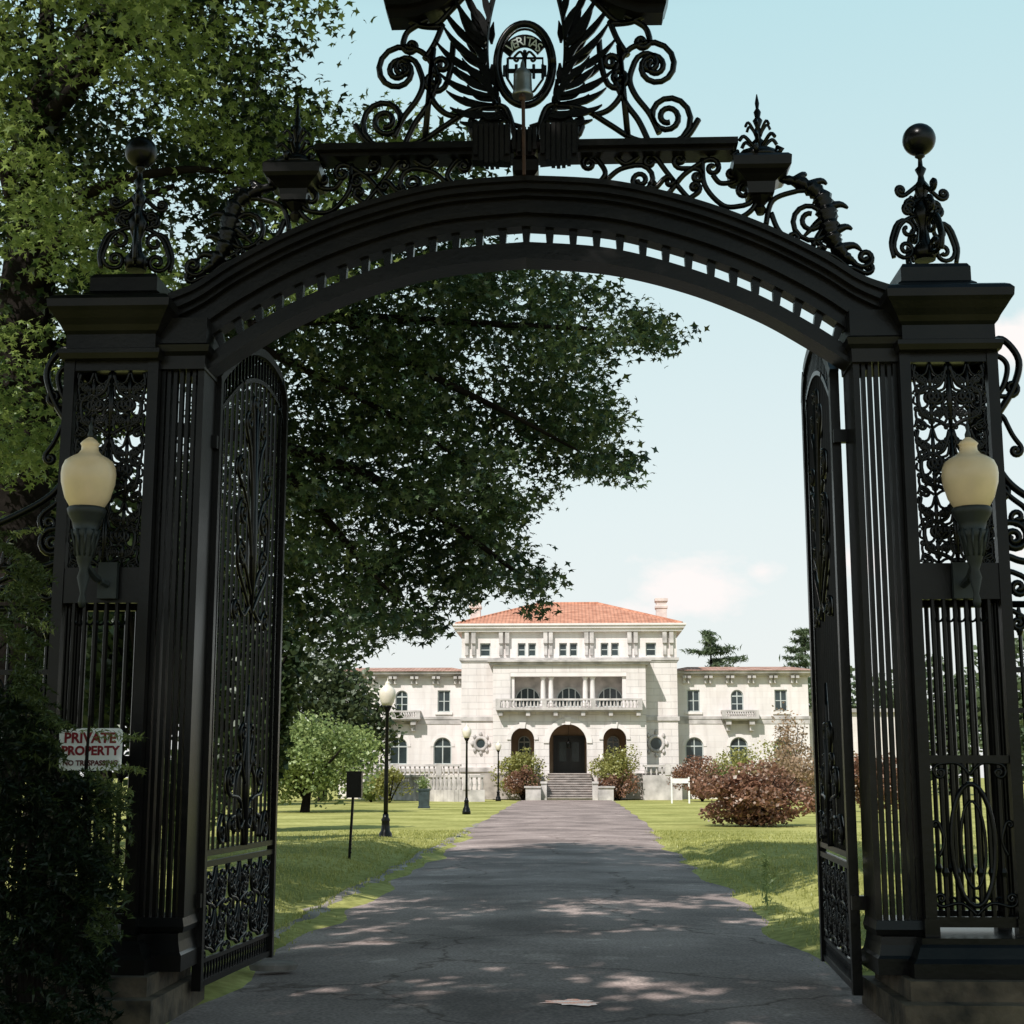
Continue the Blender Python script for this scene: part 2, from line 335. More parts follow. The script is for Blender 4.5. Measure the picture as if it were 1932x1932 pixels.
# ================================================================ GATEWAY
YG=11.0; XC=-.31
def gp(px,py,Y=YG): p=P(px,py,Y); return (p.x,p.z)
def gz(py,Y=YG,px=1750): return P(px,py,Y).z
def mir(pts): return [(2*XC-x,z) for x,z in pts][::-1]
def sc3(pts,Y=YG): return [tuple(P(x,y,Y)) for x,y in pts]
def one(mb,pts,r,Y=YG,n=6,ry=1.3): mb.tube(sc3(pts,Y),r,n,ry)
arch=thing('gate_arch','black iron arch spanning the drive with scrolled crest above','gate arch',(XC,YG,0))
top_r=[gp(x,y) for x,y in cat([(990,355),(1150,364),(1300,397),(1430,443),(1540,495),(1610,537),(1665,557)],8)]
b1_r=[gp(x,y) for x,y in cat([(990,433),(1150,445),(1300,483),(1430,532),(1535,587),(1600,629),(1660,667)],8)]
t2_r=[gp(x,y) for x,y in cat([(990,460),(1150,472),(1300,510),(1430,560),(1530,614),(1590,652),(1640,688)],8)]
b2_r=[gp(x,y) for x,y in cat([(990,497),(1150,509),(1300,545),(1430,596),(1525,648),(1580,682),(1625,710)],8)]
def full(r): return mir(r)[:-1]+[(XC,r[0][1])]+r[1:]
T,B1,T2,B2=map(full,(top_r,b1_r,t2_r,b2_r))
def lerp(A,B,t): return [(a[0]+(b[0]-a[0])*t,a[1]+(b[1]-a[1])*t) for a,b in zip(A,B)]
mb=MB()
for t0,t1,y0,y1 in [(0,.12,10.74,11.26),(.12,.26,10.78,11.22),(.26,.36,10.84,11.16),(.36,.62,10.9,11.1),(.62,.74,10.86,11.14),(.74,1,10.92,11.08)]:
    mb.band(lerp(T,B1,t0),lerp(T,B1,t1),y0,y1)
mb.build('upper_rail','iron_rust',arch)
mb=MB()
for t0,t1,y0,y1 in [(0,.3,10.95,11.05),(.3,.75,10.9,11.1),(.75,1,10.87,11.13)]:
    mb.band(lerp(T2,B2,t0),lerp(T2,B2,t1),y0,y1)
mb.build('lower_rail','iron_rust',arch)
acc=[0]
for i in range(1,len(B1)): acc.append(acc[-1]+math.dist(B1[i],B1[i-1]))
def at(A,s):
    for i in range(1,len(acc)):
        if acc[i]>=s:
            t=(s-acc[i-1])/(acc[i]-acc[i-1]); return (A[i-1][0]+(A[i][0]-A[i-1][0])*t,A[i-1][1]+(A[i][1]-A[i-1][1])*t)
    return A[-1]
nb=32
for k in range(1,nb):
    s=acc[-1]*k/nb; a=at(B1,s); c=at(T2,s)
    mb=MB(); dx=(a[0]-c[0]);dz=a[1]-c[1]; l=math.hypot(dx,dz); ux,uz=dx/l,dz/l
    mb.band([(a[0]-uz*.034+ux*.005,a[1]+ux*.034+uz*.005),(a[0]+uz*.034+ux*.005,a[1]-ux*.034+uz*.005)],[(c[0]-uz*.024,c[1]+ux*.024),(c[0]+uz*.024,c[1]-ux*.024)],10.96,11.04)
    mb.build('spacer_post','iron',arch)
mb=MB(); z0=gz(294,YG,990); z1=gz(282,YG,990); xe=gp(1388,288)[0]-XC
mb.box(XC-xe,XC+xe,10.82,11.18,z0,z1); mb.box(XC-xe+.03,XC+xe-.03,10.88,11.12,z0-.03,z0); mb.build('top_bar','iron_rust',arch)
mb=MB(); r=.022
for pts,c0,c1 in [
  ([(1095,340),(1118,352),(1142,328),(1128,302)],None,(18,1.4,-1)),
  ([(1130,355),(1165,322),(1198,312)],None,(29,1.8,1)),
  ([(1205,368),(1250,374),(1290,330),(1330,303)],None,(19,1.3,1)),
  ([(1240,300),(1262,330),(1300,375),(1335,402)],(15,1.3,-1),None),
  ([(1325,300),(1330,350),(1365,388),(1402,388)],None,(26,1.4,-1)),
  ([(1345,408),(1385,414),(1420,394),(1440,350)],None,None),
  ([(1286,318),(1312,318)],(15,1.3,1),(15,1.3,1)),
  ([(1445,425),(1458,378),(1505,360)],None,(58,2.1,1)),
  ([(1500,465),(1545,474),(1580,488),(1612,518)],(15,1.2,1),None),
  ([(1455,402),(1475,442),(1530,472)],None,(14,1.1,-1)),
  ([(1165,300),(1180,310),(1200,300)],(9,1.2,1),(9,1.2,-1)),
  ([(1240,352),(1252,338)],(9,1.2,1),(12,1.2,1)),
  ([(1260,385),(1290,380),(1315,365)],None,(12,1.3,-1)),
  ([(1345,330),(1358,345),(1378,345)],None,(15,1.3,-1)),
  ([(1560,470),(1540,455),(1550,435)],None,(11,1.2,1))]:
    one(mb,path(pts,c0,c1),r)
mb.pair('spandrel_scroll','iron',arch,True)
mb=MB()
ac=cat([(1470,338),(1510,345),(1548,370),(1562,412),(1570,450),(1592,482),(1616,498)],8)
n=len(ac)
q=sc3(ac); rr=[.02+.06*math.sin(PI*min(1,i/(n-1)*1.02))**.8*(.72+.5*((i*2)%5)/4) for i in range(n)]
mb.tube(q,rr,6,1.2)
one(mb,path([(1592,482),(1616,500)],None,(20,1.4,-1)),.024); one(mb,path([(1560,520),(1600,505),(1630,515)],None,(13,1.2,-1)),.02)
for (x,y,tx,ty) in [(1555,395,1600,385),(1570,440,1608,425),(1583,470,1625,465),(1525,352,1560,340),(1548,420,1515,440),(1500,343,1520,325)]:
    A=sc3(cat([(x,y),((x+tx)/2+6,(y+ty)/2-4),(tx,ty+8)],4)); rr=[.04*(1-i/9)+.006 for i in range(len(A))]
    mb.tube(A,rr,5,1.2)
mb.pair('acanthus_leaf','iron',arch,True)
for s in (1,-1):
    X=gp(1432,320)[0]; X=X if s>0 else 2*XC-X
    zz=lambda py: gz(py,YG,1432)
    mb=MB(); mb.sq(X,YG,[(.1,zz(372)),(.11,zz(352)),(.14,zz(346)),(.16,zz(342)),(.2,zz(336)),(.22,zz(330)),(.225,zz(314)),(.2,zz(308))])
    mb.lathe(X,YG,[(.03,zz(405)),(.05,zz(395)),(.035,zz(388)),(.09,zz(374))],8)
    ped=mb.build('shoulder_pedestal','iron_rust',arch)
    mb=MB(); mb.lathe(X,YG,[(.19,zz(308)),(.2,zz(302)),(.16,zz(291)),(.07,zz(284)),(.04,zz(276)),(.05,zz(268)),(.025,zz(262)),(.03,zz(250)),(.02,zz(240)),(.04,zz(228)),(.02,zz(222)),(.03,zz(212)),(.012,zz(205)),(.018,zz(195)),(.004,zz(178))],10)
    for k in range(6):
        a=k*PI/3+.3
        for (h,rd,rr) in ((0,.15,.016),(.12,.1,.012)):
            pr=[(.02,zz(284)+h),(rd*.4,zz(284)+h+.05),(rd*.8,zz(272)+h+.05),(rd*1.05,zz(276)+h+.03)]
            mb.tube([(X+q*math.cos(a),YG+q*math.sin(a),z) for q,z in cat(pr,4)],rr,5)
        mb.tube([(X+.17*math.cos(a),YG+.17*math.sin(a),zz(306)),(X+.22*math.cos(a),YG+.22*math.sin(a),zz(296)),(X+.17*math.cos(a),YG+.17*math.sin(a),zz(290))],.02,5)
    mb.build('spire_finial','iron',ped,True)
mb=MB()
for k in range(7):
    xa=1022+k*9.6; yb=338-10*((k-3)/3)**2-(6 if k in(0,6) else 0)
    mb.band([gp(xa,266),gp(xa+7,266)],[gp(xa,yb),gp(xa+7,yb)],10.66,10.8)
mb.band([gp(1020,264),gp(1090,264)],[gp(1020,334),gp(1090,328)],10.70,10.815); mb.pair('fluted_plate','iron_rust',arch)
mb=MB(); z=lambda py: gz(py,YG,990)
mb.sq(XC,10.9,[(.05,z(352)),(.1,z(340)),(.1,z(320)),(.07,z(310)),(.12,z(290)),(.08,z(262))])
for k in range(5):
    xq=XC-.1+.04*k; mb.box(xq,xq+.028,10.72,10.78,z(318)+.02*abs(k-2),z(268))
mb.build('keystone','iron_rust',arch)
crest=MB()
def ell(cx,cy,rx,ry,n=40): return [(cx+rx*math.cos(2*PI*k/n),cy+ry*math.sin(2*PI*k/n)) for k in range(n+1)]
crest.tube(sc3(ell(990,122,54,77)),.028,7,1.2); crest.tube(sc3(ell(990,122,46,67)),.011,6,1.2)
cr_=crest.build('crest_ring','iron',arch,True)
mb=MB()
for w,(xa,ya,xb,yb) in [(.03,(950,134,1030,134)),(.03,(990,96,990,180))]:
    a=P(xa,ya,YG);b_=P(xb,yb,YG); mb.tube([a,b_],w*.7,4,.8)
sh=[(958,110),(1024,110),(1024,150),(1008,172),(990,182),(972,172),(958,150),(958,110)]
mb.tube(sc3(sh),.011,5)
for dx in (-33,-16,17,34):
    mb.tube(sc3([(990+dx,122),(990+dx,148)]),.013,5)
for (x,y) in ((952,134),(1028,134)): mb.tube(sc3([(x,124),(x,144)]),.014,5)
for s in (-1,1):
    mb.tube(sc3(path([(990,112),(990+8*s,98),(990+18*s,106)],None,(7,.8,s))),.011,5)
mb.tube(sc3([(990,110),(990,94)]),[.02,.006],5)
mb.build('shield','iron',cr_)
M['letter']=mk('pale_letter',(.42,.47,.48),.1,5,.6)  # letters paler than the dark banner
mb=MB()
for k,ch in enumerate('VERITAS'):
    a=R(-41+k*13.7); cx=990+38*math.sin(a)*1.04; cy=128-50*math.cos(a)
    rot=-a*.75; o=P(cx,cy,YG-.04); s_=.105
    text_into(mb,ch,s_,lambda x,y,zz_,o=o,rot=rot:(o.x+x*math.cos(rot)-y*math.sin(rot),o.y-zz_,o.z+x*math.sin(rot)+y*math.cos(rot)),.004)
mb.build('lettering','letter',cr_)
mb=MB(); aa=[(990+51*math.sin(R(a)),128-61*math.cos(R(a))) for a in range(-58,59,9)]; bb=[(990+32*math.sin(R(a)),130-40*math.cos(R(a))) for a in range(-58,59,9)]
mb.band([gp(*q,YG) for q in aa],[gp(*q,YG) for q in bb],YG-.02,YG); mb.build('banner','iron',cr_)
def blade(mb,p0,p1,p2,w,Y):
    K=9; pts=[((1-t)**2*p0[0]+2*t*(1-t)*p1[0]+t*t*p2[0],(1-t)**2*p0[1]+2*t*(1-t)*p1[1]+t*t*p2[1]) for t in [i/(K-1) for i in range(K)]]
    A=[];B=[]
    for i,(x,y) in enumerate(pts):
        a=pts[max(0,i-1)];c=pts[min(K-1,i+1)]; tx,ty=c[0]-a[0],c[1]-a[1]; l=math.hypot(tx,ty) or 1; t=i/(K-1); ww=w*((.3+.7*min(1,t/.45)) if t<.45 else max(.05,(1-t)/.55)**.7)
        A.append(gp(x-ty/l*ww,y+tx/l*ww,Y)); B.append(gp(x+ty/l*ww,y-tx/l*ww,Y))
    mb.band(A,B,Y-.012,Y+.012)
mb=MB()
fr=[((1030,226),(1118,226),14),((1040,212),(1136,198),16),((1050,196),(1144,166),16),((1056,178),(1156,132),16),((1061,160),(1152,100),16),((1065,140),(1164,70),16),((1067,118),(1150,40),14),((1068,98),(1154,2),12),((1068,78),(1128,-12),8),((1066,56),(1120,-50),6)]
inn=[((1052,190),(1082,148),-10),((1060,160),(1092,112),-10),((1065,130),(1100,78),-10),((1067,100),(1098,44),-10),((1067,70),(1090,10),-8),((1062,40),(1078,-22),-6),((1050,150),(1046,200),4),((1044,206),(1056,170),-4),((1030,224),(1052,206),-4),((1056,120),(1052,160),4),((1058,80),(1054,40),4)]
for i in range(0,len(fr)-1):
    a=fr[i];b_=fr[i+1]; s0=((a[0][0]+b_[0][0])/2,(a[0][1]+b_[0][1])/2); e0=((a[1][0]+b_[1][0])/2,(a[1][1]+b_[1][1])/2)
    f_=.7 if i%2 else .52
    inn.append((s0,(s0[0]+(e0[0]-s0[0])*f_,s0[1]+(e0[1]-s0[1])*f_-10),10))
for a,c,bow in fr+inn:
    blade(mb,a,((a[0]+c[0])/2+bow,(a[1]+c[1])/2+bow),c,7.2,YG+random.uniform(-.07,.07))
spine=cat([(1000,240),(1036,222),(1060,165),(1068,100),(1064,40),(1050,-20)],6); mb.tube(sc3(spine),.022,6)
mb.pair('palm_frond','iron',arch)
mb=MB(); r=.025
for pts,c0,c1 in [
  ([(1045,198),(1100,206),(1150,235),(1195,262),(1245,272)],None,(52,2.1,-1)),
  ([(1195,278),(1240,274),(1290,263),(1318,225)],None,None),
  ([(1225,270),(1205,228),(1178,190),(1160,140),(1185,95),(1215,82)],None,(46,2.0,1)),
  ([(1244,252),(1226,215),(1199,180),(1188,150),(1197,118)],None,(26,1.3,1)),
  ([(1130,75),(1134,120),(1142,150)],None,(24,1.6,-1)),
  ([(1118,218),(1150,206),(1174,172),(1170,120)],None,(18,1.3,-1)),
  ([(1168,85),(1185,262)],None,None),
  ([(1150,40),(1165,75),(1185,105)],None,None),
  ([(1178,30),(1215,50),(1225,70)],None,(17,1.3,1)),
  ([(1012,262),(1030,205),(1058,198)],None,(40,2.0,1)),
  ([(1008,264),(1040,277),(1085,264),(1089,225)],None,None),
  ([(1110,-10),(1135,15),(1165,42),(1195,40)],None,None),
  ([(1150,46),(1190,42),(1215,30)],None,None)]:
    one(mb,path(pts,c0,c1),r)
mb.pair('crest_scroll','iron',arch,True)
A=[gp(x,y) for x,y in cat([(1110,-70),(1150,-22),(1205,-4),(1262,-6)],6)]; Bq=[gp(x,y) for x,y in cat([(1095,-30),(1145,14),(1200,34),(1250,36)],6)]
mb=MB(); mb.band(lerp(A,Bq,0),lerp(A,Bq,.55),10.84,11.16); mb.band(lerp(A,Bq,.55),Bq,10.9,11.1); mb.pair('broken_pediment','iron_rust',arch)
mb=MB(); bx=P(986,155,10.75); zz=lambda py:P(986,py,10.75).z
mb.lathe(bx.x,10.75,[(.078,zz(183)),(.085,zz(180)),(.074,zz(172)),(.07,zz(145)),(.072,zz(141)),(.05,zz(133)),(.02,zz(128)),(.016,zz(120)),(.004,zz(112))],18)
bl=mb.build('bell','bell',arch,True)
mb=MB(); mb.tube([P(987,182,10.66),P(989,330,10.66)],.015,8); mb.lathe(bx.x,10.66,[(.02,zz(200)),(.03,zz(195)),(.02,zz(188))],8); mb.tube([P(989,322,10.66),P(989,322,10.9)],.013,6); mb.tube([P(987,184,10.66),P(987,181,10.75)],.014,6); mb.build('rod','copper',bl)

def fill(mb,mp,w,h,r,asp=.85):
    rows=max(1,round(h/(w*asp))); rh=h/rows
    for k in range(rows):
        z0=k*rh
        for s in (1,-1):
            m=lambda x,y:(w/2+s*x*w,z0+y*rh)
            for pts,c1,rr in [([(.03,.02),(.16,.12),(.36,.2),(.42,.42)],(.17*w,1.8,s),r),([(.02,.98),(.1,.7),(.2,.62)],(.13*w,1.7,-s),r),([(.44,.98),(.46,.8),(.36,.72)],(.1*w,1.5,s),r*.9),([(.02,.5),(.1,.36),(.05,.2)],(.07*w,1.2,-s),r*.8),([(.46,.05),(.44,.14),(.36,.1)],(.06*w,1.2,s),r*.8)]:
                mb.tube([mp(*p) for p in path([m(*p) for p in pts],None,c1,4)],rr,5,1.3)
            mb.tube([mp(*m(.25,.3)),mp(*m(.15,.42))],[r*1.5,r*.5],5)
        mb.tube([mp(w/2,z0),mp(w/2,z0+rh*.5),mp(w/2,z0+rh)],[r*.9,r*1.6,r*.9],5)

def pillar(s,label):
    X=lambda d:XC+s*d
    Yf,Yb=10.72,11.32
    zb=.56; zc=gz(660)
    t=thing('gate_pillar',label,'gate pillar',(X(3.13),YG,0),'openwork iron gate pillars')
    mb=MB()
    mb.box(X(2.5),X(3.95),10.25,11.75,-.05,.17); mb.box(X(2.58),X(3.72),10.42,11.62,.17,.3)
    mb.build('stone_plinth','base_stone',t)
    mb=MB(); cxm=X(3.13)
    mb.sq(cxm,11.02,[(.5,.3),(.5,.4),(.47,.43),(.44,.5),(.42,.52),(.42,.56)]); xp=X(2.63)
    mb.sq(xp,11.02,[(.2,.3),(.2,.41),(.185,.43),(.17,.5),(.165,.555)],.3); mb.build('moulded_base','iron_rust',t)
    for d in (2.81,3.45):
        for y in (Yf+.04,Yb-.04):
            m=MB(); m.box(X(d-.04),X(d+.04),y-.04,y+.04,zb,zc); m.box(X(d-.052),X(d+.052),y-.052,y+.052,zb,zb+.12); m.build('corner_post','iron_rust',t)
    zm0,zm1=gz(1130,Yf),gz(1062,Yf); zt=gz(682,Yf); 
    for (z0,z1) in ((zm0,zm1),(zt,zc),(zb+.06,zb+.13),(gz(1440,Yf),gz(1425,Yf))):
        m=MB(); thin=z1-z0<.12
        y0=.012 if not thin else .02
        m.box(X(2.851),X(3.409),Yf+y0,Yf+.07,z0,z1); m.box(X(2.851),X(3.409),Yb-.07,Yb-y0,z0,z1)
        m.box(X(2.785),X(2.84),Yf+.081,Yb-.081,z0,z1); m.box(X(3.42),X(3.475),Yf+.081,Yb-.081,z0,z1); m.build('cross_rail','iron_rust',t)
    w=.55;h=zt-zm1
    m=MB()
    for j in range(2): fill(m,lambda a,b,j=j:(X(2.855+w/2*j+a),Yf+.04,zm1+b),w/2,h,.011,.95)
    fill(m,lambda a,b:(X(2.855+a),Yf+.045,zm1+b),w,h,.017,.8); m.build('scroll_panel','iron',t,True)
    m=MB(); fill(m,lambda a,b:(X(2.81),Yf+.08+a,zm1+b),Yb-Yf-.16,h,.014,.6); m.build('scroll_panel','iron',t,True)
    m=MB(); fill(m,lambda a,b:(X(3.45),Yf+.08+a,zm1+b),Yb-Yf-.16,h,.014,.6); m.build('scroll_panel','iron',t,True)
    for k in range(6):
        d=2.93+k*.08
        for y in (Yf+.04,Yb-.04):
            m=MB(); m.tube([(X(d),y,zb+.13),(X(d),y,zm0)],.018,6); m.lathe(X(d),y,[(.018,zb+.4),(.028,zb+.43),(.018,zb+.46)],6); m.build('bar','iron_rust',t)
    for k in range(5):
        y=Yf+.14+k*.08
        for d in (2.81,3.45):
            m=MB(); m.tube([(X(d),y,zb+.13),(X(d),y,zm0)],.017,6); m.build('bar','iron_rust',t)
    m=MB()
    for k in range(5):
        d=2.97+k*.08
        m.tube([(X(d+.036*math.cos(a)),Yf+.04,zb+.2+.06*math.sin(a)) for a in [PI*i/8 for i in range(9)]],.009,5)
        m.tube([(X(d+.036*math.cos(a)),Yf+.04,zm0-.1-.06*math.sin(a)) for a in [PI*i/8 for i in range(9)]],.009,5)
    m.build('bar_loops','iron',t)
    m=MB(); cx_=3.13
    m.tube([(X(cx_+.15*math.cos(q)),Yf+.03,1.18+.42*math.sin(q)) for q in [2*PI*i/26 for i in range(27)]],.019,6,1.2,cap=False)
    m.tube([(X(cx_+.085*math.cos(q)),Yf+.03,1.18+.3*math.sin(q)) for q in [2*PI*i/22 for i in range(23)]],.012,5,1.2,cap=False)
    for q in (1,-1):
        for pts,c1 in (([(0,.7),(.1,.78),(.22,.76)],(.055,1.5,q)),([(0,1.66),(.08,1.74),(.2,1.74)],(.06,1.5,-q)),([(.24,1.1),(.2,1.2),(.23,1.32)],(.03,1.2,-q))):
            m.tube([(X(cx_+a),Yf+.03,z_) for a,z_ in path([(q*a,z_) for a,z_ in pts],None,c1,5)],.013,5)
    m.build('foot_scroll','iron',t,True)
    for d in (2.47,2.765):
        m=MB(); m.box(X(d-.025),X(d+.022),10.82,11.22,zb,zc-.05); m.build('pilaster_edge','iron_rust',t)
    for k in range(5):
        m=MB(); d=2.525+k*.048; m.box(X(d-.014),X(d+.014),10.84,10.9,zb,zc-.05); m.build('pilaster_bar','iron_rust',t)
    m=MB(); m.sq(X(2.62),11.0,[(.18,zb),(.19,zb+.04),(.175,zb+.1)],.22); m.build('pilaster_foot','iron_rust',t)
    m=MB(); xx=X(2.615); z5=zc-.05
    m.sq(xx,11.0,[(.18,z5-.1),(.185,z5),(.21,z5+.03),(.22,z5+.08),(.19,z5+.1),(.19,z5+.3)],.22); m.build('capital','iron_rust',t)
    z=lambda py: gz(py,Yf)
    m=MB(); m.sq(cxm,11.02,[(.37,z(664)),(.385,z(654)),(.385,z(646)),(.34,z(642)),(.34,z(616)),(.36,z(610)),(.38,z(600)),(.41,z(589)),(.44,z(577)),(.46,z(570)),(.465,z(556)),(.44,z(548)),(.41,z(544))])
    m.build('cornice','iron_rust',t)
    m=MB(); m.sq(X(3.08),11.02,[(.31,z(545)),(.29,z(532)),(.26,z(526)),(.26,z(500)),(.24,z(492))]); m.build('cap_block','iron_rust',t)
    fx=X(3.07); fz=lambda py: gz(py,11.0,1735)
    m=MB(); m.lathe(fx,11.02,[(.08,fz(490)),(.1,fz(470)),(.05,fz(455)),(.035,fz(430)),(.06,fz(415)),(.085,fz(400)),(.05,fz(385)),(.03,fz(375)),(.05,fz(362)),(.06,fz(350)),(.03,fz(340)),(.022,fz(330)),(.045,fz(318)),(.02,fz(312)),(.016,fz(298)),(.04,fz(294)),(.03,fz(288))],12)
    fin=m.build('finial_stem','iron',t,True)
    m=MB(); cz=fz(262); m.lathe(fx,11.02,[(max(.002,.128*math.sin(PI*i/14)),cz-.128*math.cos(PI*i/14)) for i in range(15)],22); m.build('ball','iron',fin,True)
    m=MB(); zA=fz(490)
    for k in range(4):
        ca,sa=math.cos(k*PI/2+.25),math.sin(k*PI/2+.25)
        for pts,c1 in [([(.03,.36),(.12,.33),(.2,.26),(.25,.13)],(.1,1.5,-1)),([(.26,.0),(.28,.12),(.24,.25)],(.1,1.2,1)),([(.03,.42),(.08,.36),(.13,.4)],(.055,1.4,1)),([(.02,.62),(.09,.56),(.14,.52)],(.05,1.5,1)),([(.02,.5),(.07,.46),(.12,.45)],(.05,1.4,-1))]:
            q=path(pts,None,c1,4); m.tube([(fx+a*ca,11.02+a*sa,zA+b_) for a,b_ in q],.019,5)
    m.build('finial_scroll','iron',fin,True)
    return t
pillar(1,'black openwork iron pillar with ball finial at right of the drive, against open sky')
pillar(-1,'black openwork iron pillar with ball finial at left of the drive, under the trees')

def gleaf(h,e,label,side):
    hx,hy=h; L_=math.dist(h,e); ux,uy=(e[0]-hx)/L_,(e[1]-hy)/L_
    mp=lambda a,z:(hx+ux*a,hy+uy*a,z)
    mo=lambda a,z:(hx+ux*a-side*.03,hy+uy*a,z)
    t=thing('gate_leaf',label,'gate',(hx,hy,0),'tall iron gate leaves')
    prof=cat([(0,4.72),(.12,4.9),(.35,5.17),(.6,5.3),(.82,5.28),(.94,5.18),(1,5.0)],6)
    def topz(a):
        q=a/L_
        for i in range(1,len(prof)):
            if prof[i][0]>=q: 
                t_=(q-prof[i-1][0])/(prof[i][0]-prof[i-1][0]+1e-9); return prof[i-1][1]+(prof[i][1]-prof[i-1][1])*t_
        return prof[-1][1]
    z0=.1
    for a in (.03,L_-.03):
        m=MB(); m.tube([mp(a,z0),mp(a,topz(a))],.05,4); m.build('stile','iron_rust',t)
    for a in (.17,L_-.17):
        m=MB(); m.tube([mp(a,1.06),mp(a,topz(a)-.1)],.02,4); m.build('inner_stile','iron',t)
    m=MB(); m.tube([mp(x*L_,z) for x,z in prof],.05,4); m.build('top_rail','iron_rust',t)
    m=MB(); m.tube([mp(.03+(L_-.06)*x,z-.26) for x,z in prof],.026,4); m.build('inner_top_rail','iron',t)
    for z in (.14,.3,1.0,1.08): m=MB(); m.tube([mp(0,z),mp(L_,z)],.03 if z!=.3 else .02,4); m.build('rail','iron_rust',t)
    nbar=12
    for k in range(nbar):
        a=.17+(L_-.34)*(k+1)/(nbar+1); m=MB(); m.tube([mp(a,1.1),mp(a,topz(a)-.26)],.0135,5); m.build('bar','iron_rust',t)
    for a in (.1,L_-.1):
        m=MB()
        for k in range(44):
            zc=1.16+k*.083
            if zc<topz(a)-.3: m.tube([mp(a+.034*math.cos(q),zc+.036*math.sin(q)) for q in [2*PI*i/10 for i in range(11)]],.009,4,cap=False)
        m.build('ring_border','iron',t)
    m=MB()
    for k in range(22):
        x=(k+.5)/22; zt=topz(x*L_); m.tube([mp(x*L_,zt-.04),mp(x*L_,zt-.24)],.014,4)
    m.build('arched_border','iron',t); m=MB()
    for k in range(28): 
        a=.06+(L_-.12)*k/27; m.tube([mp(a,.16),mp(a+.03,.29)],.01,4); m.tube([mp(a+.03,.16),mp(a,.29)],.01,4)
    m.build('lattice_border','iron',t)
    m=MB(); wq=(L_-.16)/3
    for j in range(3): fill(m,lambda a,b_,j=j:mp(.08+wq*j+a,.33+b_),wq,.65,.014,.62)
    for c in (.2,.5,.8): 
        m.tube([mp(L_*c+.14*math.cos(q),.64+.24*math.sin(q)) for q in [2*PI*i/18 for i in range(19)]],.014,5,cap=False)
    m.build('lower_scroll','iron',t,True)
    c=L_/2
    for pp,dz in (([([(.02,1.12),(.1,1.4),(.22,1.48),(.42,1.5)],(.13,1.6,1)),([(.5,1.15),(.62,1.35),(.7,1.3)],(.1,1.5,-1)),([(.02,1.6),(.12,1.75),(.2,1.95)],(.1,1.4,1)),([(.0,2.25),(.05,1.95),(.12,1.75)],None),([(.3,1.2),(.28,1.6),(.2,1.7)],(.08,1.4,-1)),([(.45,1.15),(.46,1.3),(.36,1.34)],(.07,1.4,1)),([(.02,1.3),(.14,1.24),(.2,1.3)],(.06,1.4,1))],0),
          ([([(.02,2.75),(.2,2.9),(.4,3.05)],(.16,1.7,1)),([(.02,2.9),(.2,3.1),(.44,3.25),(.48,3.5)],(.15,1.6,1)),([(.03,3.2),(.1,3.45),(.26,3.7),(.44,3.8)],(.12,1.6,1)),([(.02,3.3),(.06,3.75),(.16,4.1),(.28,4.25)],(.11,1.6,1)),([(.02,3.5),(.03,3.9),(.07,4.3),(.12,4.5)],(.07,1.3,1)),([(.05,2.8),(.25,2.7),(.38,2.78)],(.1,1.5,-1))],.25)):
        m=MB()
        for s in (1,-1):
            for pts,c1 in pp:
                m.tube([mo(*p) for p in path([(c+s*x,z+dz) for x,z in pts],None,(c1[0],c1[1],c1[2]*s) if c1 else None,5)],.016,5,1.5)
        if dz: m.tube([mo(c,2.9),mo(c,3.5),mo(c,4.85)],[.012,.04,.012],6)
        else: m.tube([mo(c,1.1),mo(c,1.6),mo(c,2.4)],[.03,.035,.01],6)
        m.build('centre_scroll','iron_rust',t,True)
    zh=gz(820,11.1,1600); xe=XC+side*2.5
    for z in (zh,.75): m=MB(); m.box(min(hx-side*.03,xe),max(hx-side*.03,xe),hy-.07,hy-.01,z-.05,z+.05); m.build('hinge','iron_rust',t)
gleaf((-2.75,11.22),(-2.63,13.35),'left gate leaf of black iron swung open before the big tree',-1)
gleaf((2.06,11.2),(2.17,13.25),'right gate leaf of black iron swung open edge-on against the sky',1)

